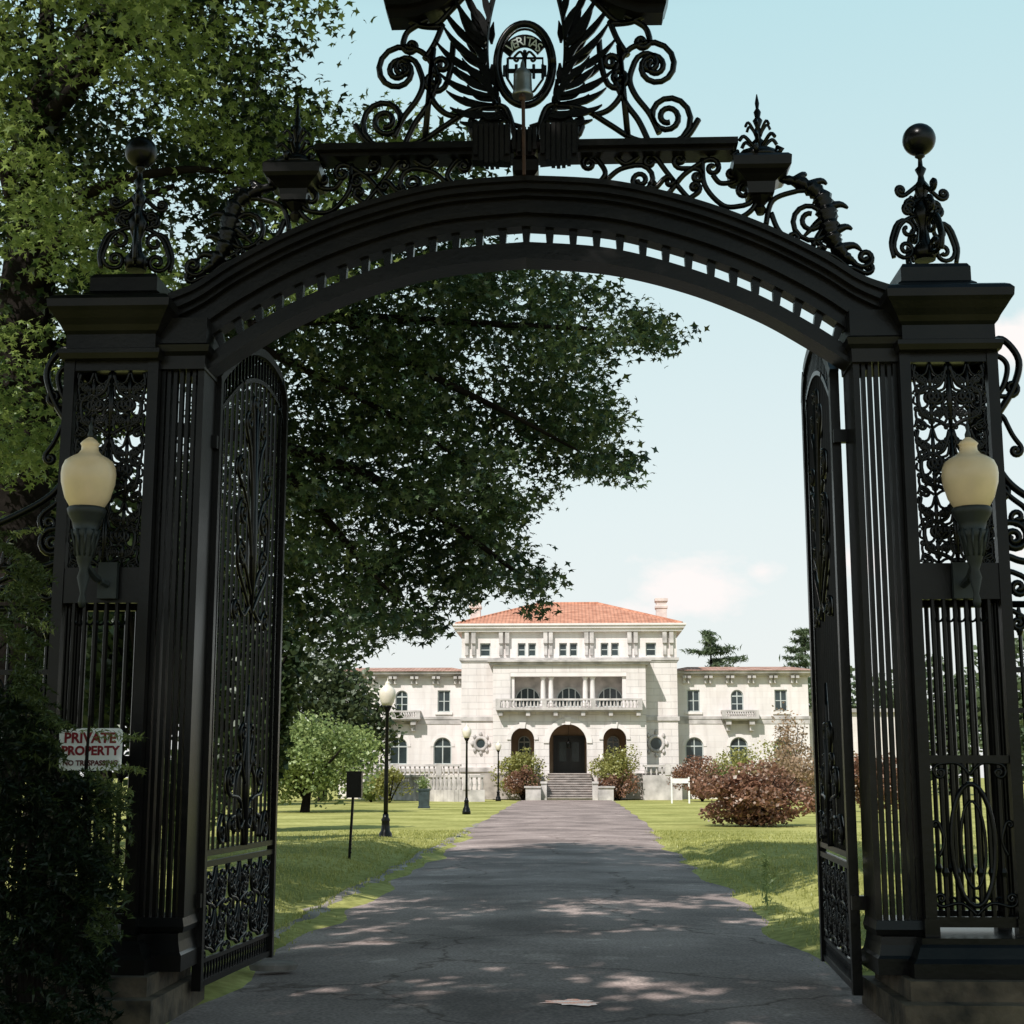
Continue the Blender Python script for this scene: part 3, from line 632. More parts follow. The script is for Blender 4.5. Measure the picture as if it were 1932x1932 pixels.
def fence(s,label):
    X=lambda d:XC+s*d; Y=11.15
    t=thing('iron_fence',label,'fence',(X(3.6),Y,0),'iron fence wings beside the gate pillars')
    d1=7.2
    zr=gz(1150,Y)
    for z in (.35,zr-.75,zr-.45): m=MB(); m.box(X(3.56),X(d1),Y-.02,Y+.02,z-.02,z+.02); m.build('rail','iron',t)
    n=24
    for k in range(n):
        d=3.66+k*(d1-3.7)/n; m=MB(); m.tube([(X(d),Y,.1),(X(d),Y,zr-.2)],.015,6)
        m.lathe(X(d),Y,[(.013,zr-.2),(.03,zr-.16),(.012,zr-.12),(.028,zr-.06),(.002,zr+.06)],6); m.build('picket','iron',t)
    for k in range(n-1):
        d=3.66+(k+.5)*(d1-3.7)/n; m=MB()
        m.tube([(X(d+.05*math.cos(q)),Y,zr-.6+.1*math.sin(q)) for q in [2*PI*i/12 for i in range(13)]],.012,5,cap=False)
        m.build('ring','iron',t)
    m=MB()
    for pts,c0,c1,r in [
      ([(1862,655),(1890,640),(1922,680),(1910,735),(1880,785)],(16,1.5,-1),None,.028),
      ([(1858,690),(1880,672),(1900,690),(1892,730),(1868,760)],(12,1.3,-1),None,.022),
      ([(1880,785),(1868,830),(1885,885),(1920,925),(1985,960),(2060,990)],None,(30,1.7,1),.03),
      ([(1872,860),(1890,920),(1930,955)],None,(22,1.6,1),.022),
      ([(1866,720),(1880,745),(1905,748)],None,(16,1.5,-1),.02),
      ([(1895,790),(1910,820),(1925,840)],(13,1.4,-1),(13,1.4,1),.02),
      ([(1868,965),(1885,985),(1905,985)],None,(30,1.9,1),.026),
      ([(1862,930),(1880,945),(1895,940)],None,(15,1.5,-1),.02),
      ([(1950,985),(1990,1000),(2010,1040)],None,(24,1.6,1),.024),
      ([(1870,1055),(1900,1050),(1940,1060),(2050,1058)],None,None,.028),
      ([(1870,1125),(1895,1080),(1925,1085)],None,(22,1.6,1),.022),
      ([(1960,1125),(1985,1080),(2015,1085)],None,(22,1.6,1),.022),
      ([(1865,1140),(2200,1140)],None,None,.026),
      ([(1885,1170),(1900,1150),(1925,1160)],None,(16,1.6,1),.02),
      ([(2060,990),(2140,1080),(2200,1140)],None,None,.022)]:
        q=sc3(path(pts,c0,c1),Y)
        if s<0: q=[(2*XC-x,y,z_) for x,y,z_ in q]
        m.tube(q,r,6,1.3)
    m.build('scrolled_brace','iron',t,True)
fence(1,'iron picket fence with scrolled brace at the right edge, over the lawn'); fence(-1,'iron picket fence at the left edge half hidden by the dark yew')

def lantern(px,label,YL,wallx):
    c=P(px,900,YL); X,Y=c.x,YL
    z=lambda py:P(px,py,YL).z
    t=thing('pillar_lantern',label,'lantern',(X,Y,z(1150)),'acorn lanterns on the gate pillars')
    m=MB(); m.lathe(X,Y,[(.09,z(965)),(.115,z(960)),(.16,z(940)),(.19,z(912)),(.195,z(895)),(.19,z(883)),(.172,z(872)),(.13,z(864)),(.085,z(858)),(.062,z(850)),(.06,z(842)),(.07,z(838)),(.05,z(832)),(.02,z(826)),(.012,z(820))],24)
    gl=m.build('globe','globe',t,True)
    m=MB(); m.lathe(X,Y,[(.02,z(828)),(.022,z(820)),(.01,z(812)),(.016,z(806)),(.002,z(794))],10); m.build('globe_spike','bracket',gl,True)
    m=MB(); m.lathe(X,Y,[(.02,z(1146)),(.03,z(1135)),(.018,z(1120)),(.045,z(1090)),(.03,z(1075)),(.05,z(1060)),(.07,z(1040)),(.08,z(1015)),(.1,z(1005)),(.085,z(1000)),(.1,z(985)),(.13,z(972)),(.14,z(962)),(.13,z(958))],16)
    for k in range(10):
        a=2*PI*k/10; m.tube([(X+.06*math.cos(a),Y+.06*math.sin(a),z(1050)),(X+.1*math.cos(a),Y+.1*math.sin(a),z(1000))],.01,4)
    m.build('holder','bracket',t,True)
    m=MB(); wx=P(wallx,1090,10.7).x
    m.box(wx-.07,wx+.07,10.665,10.72,P(wallx,1130,10.7).z,P(wallx,1062,10.7).z)
    m.tube(cat([(X,Y,z(1060)),((X+wx)/2,Y+.12,z(1085)),(wx,10.67,z(1095))],5),.028,6); m.build('wall_bracket','bracket',t)
lantern(167,'cream acorn lantern on the left gate pillar, in front of the trees',10.42,205)
lantern(1830,'cream acorn lantern on the right gate pillar, against iron scrolls and sky',10.42,1815)

sg=thing('warning_sign','white private property sign on the left fence behind yew sprigs','sign',tuple(P(170,1414,10.3)))
m=MB(); a=P(112,1374,10.3); b_=P(228,1454,10.3)
def rrect(x0,x1,z0,z1,r):
    o=[]
    for cx,cz,a0 in ((x1-r,z1-r,0),(x0+r,z1-r,90),(x0+r,z0+r,180),(x1-r,z0+r,270)):
        for k in range(5): q=R(a0+k*22.5); o.append((cx+r*math.cos(q),cz+r*math.sin(q)))
    return o[::-1]
m.prism(rrect(a.x,b_.x,b_.z,a.z,.03),10.3,10.308); m.build('panel','sign',sg)
for s_,py,sz,mt,bo in (('PRIVATE',1393,.098,'red',.0035),('PROPERTY',1417,.085,'red',.0035),('NO TRESPASSING',1440,.049,'darkred',.002)):
    m=MB(); o=P(170,py,10.296); text_into(m,s_,sz,lambda x,y,z_,o=o:(o.x+x,10.296,o.z+y),0,bo); m.build('lettering',mt,sg)
m=MB(); m.box((a.x+b_.x)/2-.02,(a.x+b_.x)/2+.02,10.31,10.35,-.05,a.z); m.build('stake','iron',sg)

# ================================================================ MANSION
YP,YB,YW=113.0,115.0,117.0
man=thing('mansion','pale limestone mansion with red tiled roof at the end of the drive','mansion',(0,YB,0))
hx=lambda px,Y:P(px,1400,Y).x
hz=lambda py,Y:P(1075,py,Y).z
def arc(xa,xb,zb,n=12):
    r=(xb-xa)/2; xc=(xa+xb)/2; zs=zb-r; return [(xc+r*math.cos(PI*k/n),zs+r*math.sin(PI*k/n)) for k in range(n+1)]
def wall(mb,x0,x1,z0,z1,y,ops,depth,side=3.0,top=True):
    xs={x0,x1};zs={z0,z1}
    for o in ops: xs|={o[0],o[1]}; zs|={o[2],o[3]}
    xs=sorted(xs);zs=sorted(zs)
    for i in range(len(xs)-1):
        for j in range(len(zs)-1):
            cx=(xs[i]+xs[i+1])/2;cz=(zs[j]+zs[j+1])/2
            if any(o[0]<cx<o[1] and o[2]<cz<o[3] for o in ops): continue
            mb.quad((xs[i],y,zs[j]),(xs[i+1],y,zs[j]),(xs[i+1],y,zs[j+1]),(xs[i],y,zs[j+1]))
    for xa,xb,za,zb,ar in ops:
        zs_=zb-(xb-xa)/2 if ar else zb; Y2=y+depth
        mb.quad((xa,y,za),(xa,y,zs_),(xa,Y2,zs_),(xa,Y2,za)); mb.quad((xb,y,zs_),(xb,y,za),(xb,Y2,za),(xb,Y2,zs_)); mb.quad((xb,y,za),(xa,y,za),(xa,Y2,za),(xb,Y2,za))
        if ar:
            A=arc(xa,xb,zb)
            for k in range(12):
                p,q=A[k],A[k+1]; mb.quad((p[0],y,p[1]),(p[0],Y2,p[1]),(q[0],Y2,q[1]),(q[0],y,q[1]))
                c=(xb,zb) if k<6 else (xa,zb); mb.add([(c[0],y,c[1]),(q[0],y,q[1]),(p[0],y,p[1])],[(0,1,2)])
        else: mb.quad((xa,y,zb),(xb,y,zb),(xb,Y2,zb),(xa,Y2,zb))
    if side:
        mb.quad((x0,y+side,z0),(x0,y,z0),(x0,y,z1),(x0,y+side,z1)); mb.quad((x1,y,z0),(x1,y+side,z0),(x1,y+side,z1),(x1,y,z1))
        if top: mb.quad((x0,y,z1),(x1,y,z1),(x1,y+side,z1),(x0,y+side,z1))
def op(pa,pb,pt,pbm,Y,ar=False): return (hx(pa,Y),hx(pb,Y),hz(pbm,Y),hz(pt,Y),ar)
def window(o,y,cols=2,rows=2,name='window'):
    xa,xb,za,zb,ar=o; f=.08; m=MB()
    if ar:
        A=arc(xa,xb,zb); r=(xb-xa)/2; I=[((xa+xb)/2+(p[0]-(xa+xb)/2)*(r-f)/r,zb-r+(p[1]-zb+r)*(r-f)/r) for p in A]
        out=[(xb,za)]+A+[(xa,za)]; inn=[(xb-f,za)]+I+[(xa+f,za)]
        m.band(out,inn,y,y+.08); pane=[(xa,za)]+[(xb,za)]+A
        zs=zb-r; m.box(xa+f,xb-f,y+.01,y+.07,zs-.05,zs+.05)
    else:
        m.box(xa,xa+f,y,y+.08,za,zb); m.box(xb-f,xb,y,y+.08,za,zb); m.box(xa+f,xb-f,y,y+.08,zb-f,zb); pane=[(xa,za),(xb,za),(xb,zb),(xa,zb)]; zs=zb
    m.box(xa+f,xb-f,y-.02,y+.08,za,za+f)
    for k in range(1,cols): 
        x=xa+(xb-xa)*k/cols; m.box(x-.04,x+.04,y+.015,y+.07,za+f,zb-f)
    for k in range(1,rows):
        z_=za+(zs-za)*k/rows; m.box(xa+f,xb-f,y+.02,y+.065,z_-.03,z_+.03)
    w=m.build(name,'frame',man); m=MB(); m.add([(x,y+.06,z_) for x,z_ in pane],[tuple(range(len(pane)))]); m.build('pane','glass',w)
att=[op(905,925,1213,1238,YB),op(977,992,1213,1238,YB),op(997,1012,1213,1238,YB),op(1056,1071,1213,1238,YB),op(1076,1091,1213,1238,YB),op(1135,1150,1213,1238,YB),op(1155,1170,1213,1238,YB),op(1221,1241,1213,1238,YB)]
x0,x1=hx(870,YB),hx(1280,YB)
px0,px1=hx(930,YP),hx(1220,YP)
ar=[op(964,1008,1373,1460,YP,True),op(1036,1107,1366,1460,YP,True),op(1138,1182,1373,1460,YP,True)]
zf=ar[0][2]; zc_=hz(1360,YP)
m=MB(); wall(m,x0,x1,hz(1243,YB),hz(1192,YB),YB,att,.35,17); m.build('attic_wall','stone',man)
for k,o in enumerate(att): window(o,YB+.18,1,2)
m=MB(); wall(m,x0,x1,-.1,hz(1243,YB),YB,[(px0+.29,px1-.29,zf-.01,zc_+.01,False)],.05,17,False); m.build('block_wall','rust',man)
def course(m,xa,xb,y,pt,pb,out,Y,back=17):
    m.box(hx(xa,Y)-out,hx(xb,Y)+out,y-out,y+back,hz(pb,Y),hz(pt,Y))
m=MB(); course(m,870,1280,YB,1186,1192,.42,YB); course(m,870,1280,YB,1181,1186,.6,YB); course(m,870,1280,YB,1177.5,1181,.72,YB)
m.build('main_cornice','trim',man)
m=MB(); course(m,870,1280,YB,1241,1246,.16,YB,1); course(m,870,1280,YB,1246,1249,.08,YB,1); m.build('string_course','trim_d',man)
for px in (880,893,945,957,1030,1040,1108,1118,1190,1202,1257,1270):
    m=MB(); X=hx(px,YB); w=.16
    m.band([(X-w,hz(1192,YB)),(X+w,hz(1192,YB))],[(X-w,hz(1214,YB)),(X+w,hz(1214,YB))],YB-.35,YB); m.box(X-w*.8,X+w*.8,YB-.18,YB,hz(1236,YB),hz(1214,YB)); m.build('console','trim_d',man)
m=MB(); ze=hz(1177.5,YB)
ex0,ex1=hx(872,YB),hx(1278,YB); Yr=YB+8.5; rz=P(1075,1139,Yr).z; r0,r1=hx(1018,Yr),hx(1131,Yr)
A=[(ex0-.5,YB-.55,ze),(ex1+.5,YB-.55,ze),(ex1+.5,YB+17.5,ze),(ex0-.5,YB+17.5,ze),(r0,Yr,rz),(r1,Yr,rz)]
m.add(A,[(0,1,5,4),(1,2,5),(2,3,4,5),(3,0,4)]); roof=m.build('roof','tile',man)
m=MB(); m.tube([A[4],A[5]],.14,6); m.tube([A[1],A[5]],.12,6); m.tube([A[0],A[4]],.12,6); m.build('ridge_tiles','tile',roof)
for px in (896,1252):
    m=MB(); X=hx(px,YB+5); Yc=YB+5; z=lambda py:P(px,py,Yc).z
    m.sq(X,Yc,[(.42,ze-.3),(.42,z(1150)),(.5,z(1148)),(.5,z(1144)),(.4,z(1142)),(.4,z(1138)),(.52,z(1135)),(.52,z(1130)),(.3,z(1129))]); m.build('chimney','chim',roof)
lo=op(963,1183,1268,1334,YP)
m=MB(); wall(m,px0,px1,hz(1342,YP),hz(1254,YP),YP,[lo],1.9,2.0); m.build('loggia_wall','rust',man)
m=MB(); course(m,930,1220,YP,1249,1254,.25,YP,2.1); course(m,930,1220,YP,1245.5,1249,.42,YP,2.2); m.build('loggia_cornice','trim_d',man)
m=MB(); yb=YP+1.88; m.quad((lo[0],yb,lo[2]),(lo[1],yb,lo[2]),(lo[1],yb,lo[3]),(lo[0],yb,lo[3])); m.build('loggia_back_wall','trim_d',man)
for pc in (996,1074,1152): window(op(pc-24,pc+24,1297,1334,YB,True),yb-.1,4,1,'arched_window')
m=MB(); m.box(lo[0],lo[1],YP+.02,YP+.75,hz(1276,YP),lo[3]-.003); m.build('architrave','trim',man)
for pc in (1025,1040,1105,1119):
    m=MB(); X=hx(pc,YP+.4); z=lambda py:hz(py,YP+.4); m.sq(X,YP+.4,[(.27,z(1334)),(.27,z(1329))]); m.lathe(X,YP+.4,[(.23,z(1329)),(.2,z(1325)),(.19,z(1300)),(.165,z(1282)),(.23,z(1279)),(.23,z(1278))],12); m.sq(X,YP+.4,[(.27,z(1278)),(.27,z(1275.8))]); m.build('column','trim',man,True)
for pc in (967,1179):
    m=MB(); X=hx(pc,YP+.4); m.box(X-.15,X+.15,YP+.2,YP+.6,hz(1334,YP),hz(1276,YP)); m.build('pilaster','trim',man)
def balcony(pa,pb,pt,pr,pbt,y0,Y,n,mat='trim_d'):
    xa,xb=hx(pa,Y),hx(pb,Y); m=MB()
    zf=hz(pr,Y); zt=hz(pt,Y); zb=hz(pbt,Y)
    m.box(xa,xb,y0,Y-.002,zf-.18,zf); m.box(xa+.1,xb-.1,y0+.15,Y-.002,zb,zf-.18); bal=m.build('balcony',mat,man)
    m=MB(); m.box(xa,xb,y0,y0+.25,zt-.14,zt); m.box(xa,xa+.25,y0+.25,Y-.002,zt-.14,zt); m.box(xb-.25,xb,y0+.25,Y-.002,zt-.14,zt)
    m.build('handrail',mat,bal)
    piers=[xa+.17,xb-.17]+([xa+(xb-xa)/3,xb-(xb-xa)/3] if n>20 else [])
    for X in piers: m=MB(); m.box(X-.17,X+.17,y0+.005,y0+.245,zf,zt-.14); m.build('pier',mat,bal)
    pro=None
    for k in range(n):
        X=xa+.45+(xb-xa-.9)*k/(n-1)
        if any(abs(X-q)<.24 for q in piers): continue
        if pro is None:
            m=MB(); h=zt-.14-zf; m.lathe(X,y0+.125,[(.06,zf),(.05,zf+.15*h),(.09,zf+.4*h),(.045,zf+.75*h),(.06,zf+h)],7); pro=m.build('baluster','trim_d',bal,True); X0=X
        else:
            c=pro.copy(); col.objects.link(c); c.parent=bal; c.location.x=X-X0
    return bal
balcony(936,1212,1319,1336,1343,YP-.9,YP,38)
for k in range(6):
    m=MB(); X=px0+.6+(px1-px0-1.2)*k/5; m.box(X-.15,X+.15,YP-.7,YP-.003,hz(1351,YP),hz(1343.3,YP)); m.build('balcony_bracket','trim_d',man)
m=MB(); wall(m,px0,px1,-.1,hz(1342,YP)-.002,YP,ar,.7,2.1,False); m.build('arcade_wall','rust',man)
M['porch']=mk('tan_porch_stone',(.34,.24,.165),.2,1,.9)  # lit warmth inside the arches is put into this tan
for i,o in enumerate(ar):
    A=arc(o[0],o[1],o[3],16); r=(o[1]-o[0])/2; zs=o[3]-r; xc=(o[0]+o[1])/2; w=.42 if i==1 else .3
    O=[(xc+(p[0]-xc)*(r+w)/r,zs+(p[1]-zs)*(r+w)/r) for p in A]; m=MB(); m.band(O,A,YP-.1,YP+.1); 
    m.band([(xc-.25,o[3]+w+.1),(xc+.25,o[3]+w+.1)],[(xc-.17,o[3]-.05),(xc+.17,o[3]-.05)],YP-.2,YP+.05); m.build('archivolt','trim',man)
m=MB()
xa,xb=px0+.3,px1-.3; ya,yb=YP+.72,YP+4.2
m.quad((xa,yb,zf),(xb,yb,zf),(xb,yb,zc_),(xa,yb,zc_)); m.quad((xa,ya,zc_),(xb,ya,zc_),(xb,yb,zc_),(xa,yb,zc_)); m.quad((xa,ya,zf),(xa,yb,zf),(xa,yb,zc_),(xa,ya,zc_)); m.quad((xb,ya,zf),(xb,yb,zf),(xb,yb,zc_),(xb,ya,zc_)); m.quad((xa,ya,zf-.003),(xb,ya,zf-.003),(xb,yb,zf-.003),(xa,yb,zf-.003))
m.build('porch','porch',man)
YD=YP+4.1
d=op(1050,1097,1394,1459,YP+4.0); m=MB()
xm=(d[0]+d[1])/2
m.box(d[0]-.25,d[1]+.25,YD-.08,YD+.09,zf,d[3]+.25); ent=m.build('entrance_door','door',man)
for xa,xb in ((d[0],xm-.02),(xm+.02,d[1])):
    m=MB(); m.box(xa,xb,YD-.16,YD-.083,zf,d[3]); q=m.build('door_leaf','door',ent)
    m=MB(); m.box(xa+.2,xb-.2,YD-.18,YD-.163,d[2]+.9,d[3]-.25); m.build('door_glass','glass',ent)
for i in (0,2):
    o=ar[i]; window((o[0]+.4,o[1]-.4,o[2]+.6,o[3]-.5,True),YD,2,2,'arched_window')
m=MB(); X=hx(1073,YP+1); m.lathe(X,YP+1,[(.05,hz(1412,YP)),(.17,hz(1410,YP)),(.19,hz(1402,YP)),(.1,hz(1397,YP)),(.02,hz(1394,YP)),(.015,hz(1368,YP))],8); m.build('porch_lantern','iron',man)
for px,rr in ((907,9),(1238,11)):
    X=hx(px,YB); Z=hz(1403,YB); r=rr*.041; m=MB()
    m.tube([(X+r*math.cos(q)*1.25,YB-.04,Z+r*1.25*math.sin(q)) for q in [2*PI*i/20 for i in range(21)]],.14,6,cap=False)
    for k in range(8):
        q=2*PI*k/8; m.lathe(X+r*1.75*math.cos(q),YB-.05,[(.05,Z+r*1.9*math.sin(q)-.2),(.15,Z+r*1.9*math.sin(q)),(.05,Z+r*1.9*math.sin(q)+.2)],6)
    oc=m.build('oculus','trim_d',man,True); m=MB(); m.add([(X+r*1.2*math.cos(q),YB-.03,Z+r*1.2*math.sin(q)) for q in [2*PI*i/20 for i in range(20)]],[tuple(range(20))]); m.build('pane','glass',oc)
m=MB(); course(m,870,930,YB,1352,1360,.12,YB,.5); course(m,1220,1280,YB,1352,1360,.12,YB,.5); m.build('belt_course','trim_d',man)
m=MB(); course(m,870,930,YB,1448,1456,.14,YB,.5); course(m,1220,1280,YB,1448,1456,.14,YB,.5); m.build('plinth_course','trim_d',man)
def wing(pa,pb,wu,wl,bal):
    xa,xb=hx(pa,YW),hx(pb,YW); ops=[]
    up=[op(c-12,c+12,1302,1343,YW,a) for c,a in wu]; lw=[op(c-17,c+17,1391,1442,YW,True) for c in wl]
    m=MB(); wall(m,xa,xb,-.1,hz(1276,YW),YW,up+lw,.3,14); m.build('wing_wall','stone',man)
    for o in up: window(o,YW+.14,2,2)
    for o in lw: window(o,YW+.14,2,1,'arched_window')
    for o in up:
        m=MB(); m.box(o[0]-.18,o[1]+.18,YW-.12,YW+.1,o[2]-.2,o[2]); m.build('window_sill','trim',man)
    for o in lw:
        A=arc(o[0],o[1],o[3],12); r=(o[1]-o[0])/2; zs=o[3]-r; xc=(o[0]+o[1])/2
        O=[(xc+(p[0]-xc)*(r+.25)/r,zs+(p[1]-zs)*(r+.25)/r) for p in A]; m=MB(); m.band(O,A,YW-.05,YW+.05); m.build('archivolt','trim',man)
    m=MB(); course(m,pa,pb,YW,1272,1276,.35,YW,14); course(m,pa,pb,YW,1267,1272,.7,YW,14.2); m.build('wing_cornice','trim_d',man)
    m=MB(); course(m,pa,pb,YW,1352,1357,.1,YW,.3); course(m,pa,pb,YW,1357,1366,.05,YW,.3); m.build('belt_course','trim_d',man)
    m=MB(); course(m,pa,pb,YW,1450,1456,.12,YW,.3); m.build('plinth_course','trim_d',man)
    ze=hz(1267,YW); m=MB(); Ym=YW+2.5; zr=P(1075,1259,Ym).z
    m.add([(xa-.8,YW-.85,ze),(xb+.8,YW-.85,ze),(xb+.8,YW+14.5,ze),(xa-.8,YW+14.5,ze),(xa+1,Ym,zr),(xb-1,Ym,zr),(xb-1,YW+11.5,zr),(xa+1,YW+11.5,zr)],[(0,1,5,4),(1,2,6,5),(2,3,7,6),(3,0,4,7),(4,5,6,7)]); m.build('wing_roof','tile_w',man)
    px=pa+14
    while px<pb-4:
        for q in (0,9):
            m=MB(); X=hx(px+q,YW); m.box(X-.13,X+.13,YW-.55,YW-.003,hz(1281,YW),hz(1276.2,YW)); m.box(X-.1,X+.1,YW-.25,YW-.003,hz(1290,YW),hz(1281,YW)); m.build('eave_bracket','trim_d',man)
        px+=41
    for c in bal:
        balcony(c-35,c+35,1341,1353,1360,YW-1.0,YW,12)
        for s in (-22,22):
            X=hx(c+s,YW); m=MB(); m.box(X-.2,X+.2,YW-.8,YW-.003,hz(1368,YW),hz(1360.2,YW)); m.box(X-.16,X+.16,YW-.45,YW-.003,hz(1379,YW),hz(1368,YW)); m.build('balcony_bracket','trim_d',man)
wing(1279,1528,[(1310,False),(1393,True),(1476,False)],[1310,1394,1477],[1396])
wing(640,871,[(837,False),(757,True),(677,False)],[835,752,668],[759])
m=MB(); Y3=121; wall(m,hx(1528,Y3),hx(1690,Y3),0,hz(1345,Y3),Y3,[],.3,8); m.build('service_wing_wall','stone',man)
m=MB(); course(m,1525,1690,Y3,1338,1345,.3,Y3,8.3); m.build('service_wing_cornice','trim_d',man)
sx0,sx1=hx(1032,110),hx(1116,110); nst=11; zt=hz(1459,YP)
m=MB(); sh_=zt/nst
for k in range(nst):
    m.box(sx0+.002,sx1-.002,108.2+k*.36,YP-.003,sh_*k-(.1 if k==0 else 0),sh_*(k+1)-.06)
    m.box(sx0+.002,sx1-.002,108.1+k*.36,YP-.003,sh_*(k+1)-.06,sh_*(k+1))
m.box(sx0-5,sx0-.42,YP-1.0,YP-.004,0,zt); m.box(sx1+.42,sx1+5,YP-1,YP-.004,0,zt)
m.build('entrance_steps',mk('step_stone',(.38,.335,.315),.25,2,.85,.2),man)
for s,xe in ((-1,sx0),(1,sx1)):
    m=MB(); m.box(xe+s*.003,xe+s*.4,108.0,YP-1.01,-.05,1.15); m.box(xe+s*.003-.02*s,xe+s*.45,107.9,109.2,1.15,1.3); m.build('step_cheek_wall','trim_d',man)
    m=MB(); m.box(xe+s*.41,xe+s*1.5,107.5,109.0,-.05,.85); m.box(xe+s*.4,xe+s*1.6,107.4,109.1,.85,.97); m.build('pedestal_block','trim_d',man)
def balustrade(path_,zb,zt,label,solid):
    t=thing('balustrade',label,'balustrade',(path_[0][0],path_[0][1],0),'terrace balustrades')
    pts=cat(path_,8); top=MB(); low=MB()
    for M_,w,z0,z1 in ((top,.16,zt-.16,zt),(low,.14,-.1 if solid else zb-.15,zb)):
        for i in range(len(pts)-1):
            (ax,ay),(bx_,by)=pts[i],pts[i+1]; l=math.hypot(bx_-ax,by-ay); nx_,ny=-(by-ay)/l*w,(bx_-ax)/l*w
            M_.add([(ax+nx_,ay+ny,z0),(bx_+nx_,by+ny,z0),(bx_-nx_,by-ny,z0),(ax-nx_,ay-ny,z0),(ax+nx_,ay+ny,z1),(bx_+nx_,by+ny,z1),(bx_-nx_,by-ny,z1),(ax-nx_,ay-ny,z1)],[(0,3,2,1),(4,5,6,7),(0,1,5,4),(2,3,7,6)]+([(3,0,4,7)] if i==0 else [])+([(1,2,6,5)] if i==len(pts)-2 else []))
    top.build('handrail','trim_d',t); low.build('base_wall','trim_d',t)
    tot=0; seg=[0]
    for i in range(len(pts)-1): tot+=math.dist(pts[i],pts[i+1]); seg.append(tot)
    n=int(tot/.36); pro=None
    for k in range(n):
        s=(k+.5)*tot/n
        i=max(j for j in range(len(seg)) if seg[j]<=s); i=min(i,len(pts)-2); q=(s-seg[i])/(seg[i+1]-seg[i]); X=pts[i][0]+(pts[i+1][0]-pts[i][0])*q; Y=pts[i][1]+(pts[i+1][1]-pts[i][1])*q
        if k%9==4:
            m=MB(); m.box(X-.2,X+.2,Y-.2,Y+.2,zb,zt+.05); m.build('pier','trim_d',t)
        elif pro is None:
            m=MB(); h=zt-.16-zb; m.lathe(X,Y,[(.07,zb),(.05,zb+.15*h),(.1,zb+.4*h),(.05,zb+.75*h),(.07,zb+h)],7); pro=m.build('baluster','trim_d',t,True); o0=(X,Y)
        else:
            c=pro.copy(); col.objects.link(c); c.parent=t; c.location=(X-o0[0],Y-o0[1],0)
def gx(px,Y): return (hx(px,Y),Y)
balustrade([gx(680,115),gx(735,113),gx(775,109),gx(810,105.5),gx(860,104),gx(915,104)],.75,1.75,'curved grey stone balustrade left of the entrance steps behind the planter',True)
balustrade([gx(870,112),gx(800,112.5),gx(690,113.5)],1.75,2.55,'long pale balustrade under the left wing windows',True)
balustrade([gx(1212,111.6),gx(1285,111.6)],1.75,2.5,'short stone balustrade right of the entrance arches',True)

# ================================================================ STREET FURNITURE
p=G(727,1588)
def lamp():
    t=thing('lamp_post','nearest black lamp post with cream acorn globe on the left lawn','lamp post',(p.x,p.y,0),'acorn lamp posts along the drive')
    X,Y=p.x,p.y
    m=MB(); m.lathe(X,Y,[(.2,-.05),(.2,.08),(.17,.12),(.17,.2),(.12,.28),(.1,.5),(.12,.55),(.08,.62),(.075,.7)],14); m.build('base','iron',t,True)
    m=MB(); m.lathe(X,Y,[(.06,.68),(.058,1.5),(.045,3.2),(.06,3.24),(.05,3.3),(.08,3.36),(.1,3.4),(.13,3.45),(.12,3.47)],12); m.build('shaft','iron',t,True)
    m=MB(); m.lathe(X,Y,[(.12,3.47),(.17,3.56),(.215,3.7),(.22,3.8),(.2,3.88),(.14,3.95),(.08,3.99),(.065,4.03),(.07,4.05),(.04,4.09),(.012,4.12),(.004,4.2)],18); m.build('globe','globe_far',t,True)
    return t
l0=lamp()
for px,py,lb,sc in ((880,1534,'second lamp post from the gate, black with pale globe',.98),(940,1510,'third lamp post from the gate, small against the house wall',1.0),(1007,1507.5,'small lamp post left of the entrance steps before the shrubs',.8),(1135,1507.5,'small lamp post right of the entrance steps before the shrubs',.8)):
    q=G(px,py); dup(l0,(q.x,q.y,0),lb,sc=sc)
q=G(658,1630); t=thing('post_box','dark box shaped sign on a slim perforated post on the left lawn','sign post',(q.x,q.y,0))
ztop=P(670,1455,q.y).z; xt=P(670,1455,q.y).x; z1=P(670,1505,q.y).z
m=MB(); m.tube([(q.x,q.y,-.1),(q.x+(xt-q.x)*.7,q.y,z1+.1)],.035,4)
for k in range(14): m.box(q.x+.04,q.x+.05,q.y-.03,q.y+.03,.2+k*.075,.23+k*.075)
m.build('post','iron',t); m=MB(); m.box(xt-.15,xt+.14,q.y-.1,q.y+.1,z1,ztop-.03); m.box(xt-.165,xt+.155,q.y-.115,q.y+.115,ztop-.03,ztop); m.build('box','iron',t)
q=G(800,1525); t=thing('planter','dark square planter with grassy plant beyond the first lamp post','planter',(q.x,q.y,0))
m=MB(); m.sq(q.x,q.y,[(.3,0),(.3,.1),(.26,.12),(.28,.9),(.32,.92),(.32,1.02),(.27,1.02)]); m.build('tub',mk('planter_green',(.03,.045,.05),.3,4,.5),t)
pt=np.array([q.x,q.y,1.25])+rng.normal(size=(240,3))*np.array([.16,.16,.22]); leafmesh('plant',pt,.28,'leaf_l',NEED,t,up=0)
q=G(1284,1514); t=thing('notice_board','small white notice board on two posts before the russet shrubs','notice board',(q.x,q.y,0))
s_=q.y/F
for d in (-16,16): m=MB(); m.box(q.x+d*s_-.05,q.x+d*s_+.05,q.y-.05,q.y+.05,-.1,1.62); m.build('post','white',t)
m=MB(); m.box(q.x-16*s_+.05,q.x+16*s_-.05,q.y-.03,q.y+.03,1.22,1.52); m.build('panel','white',t)

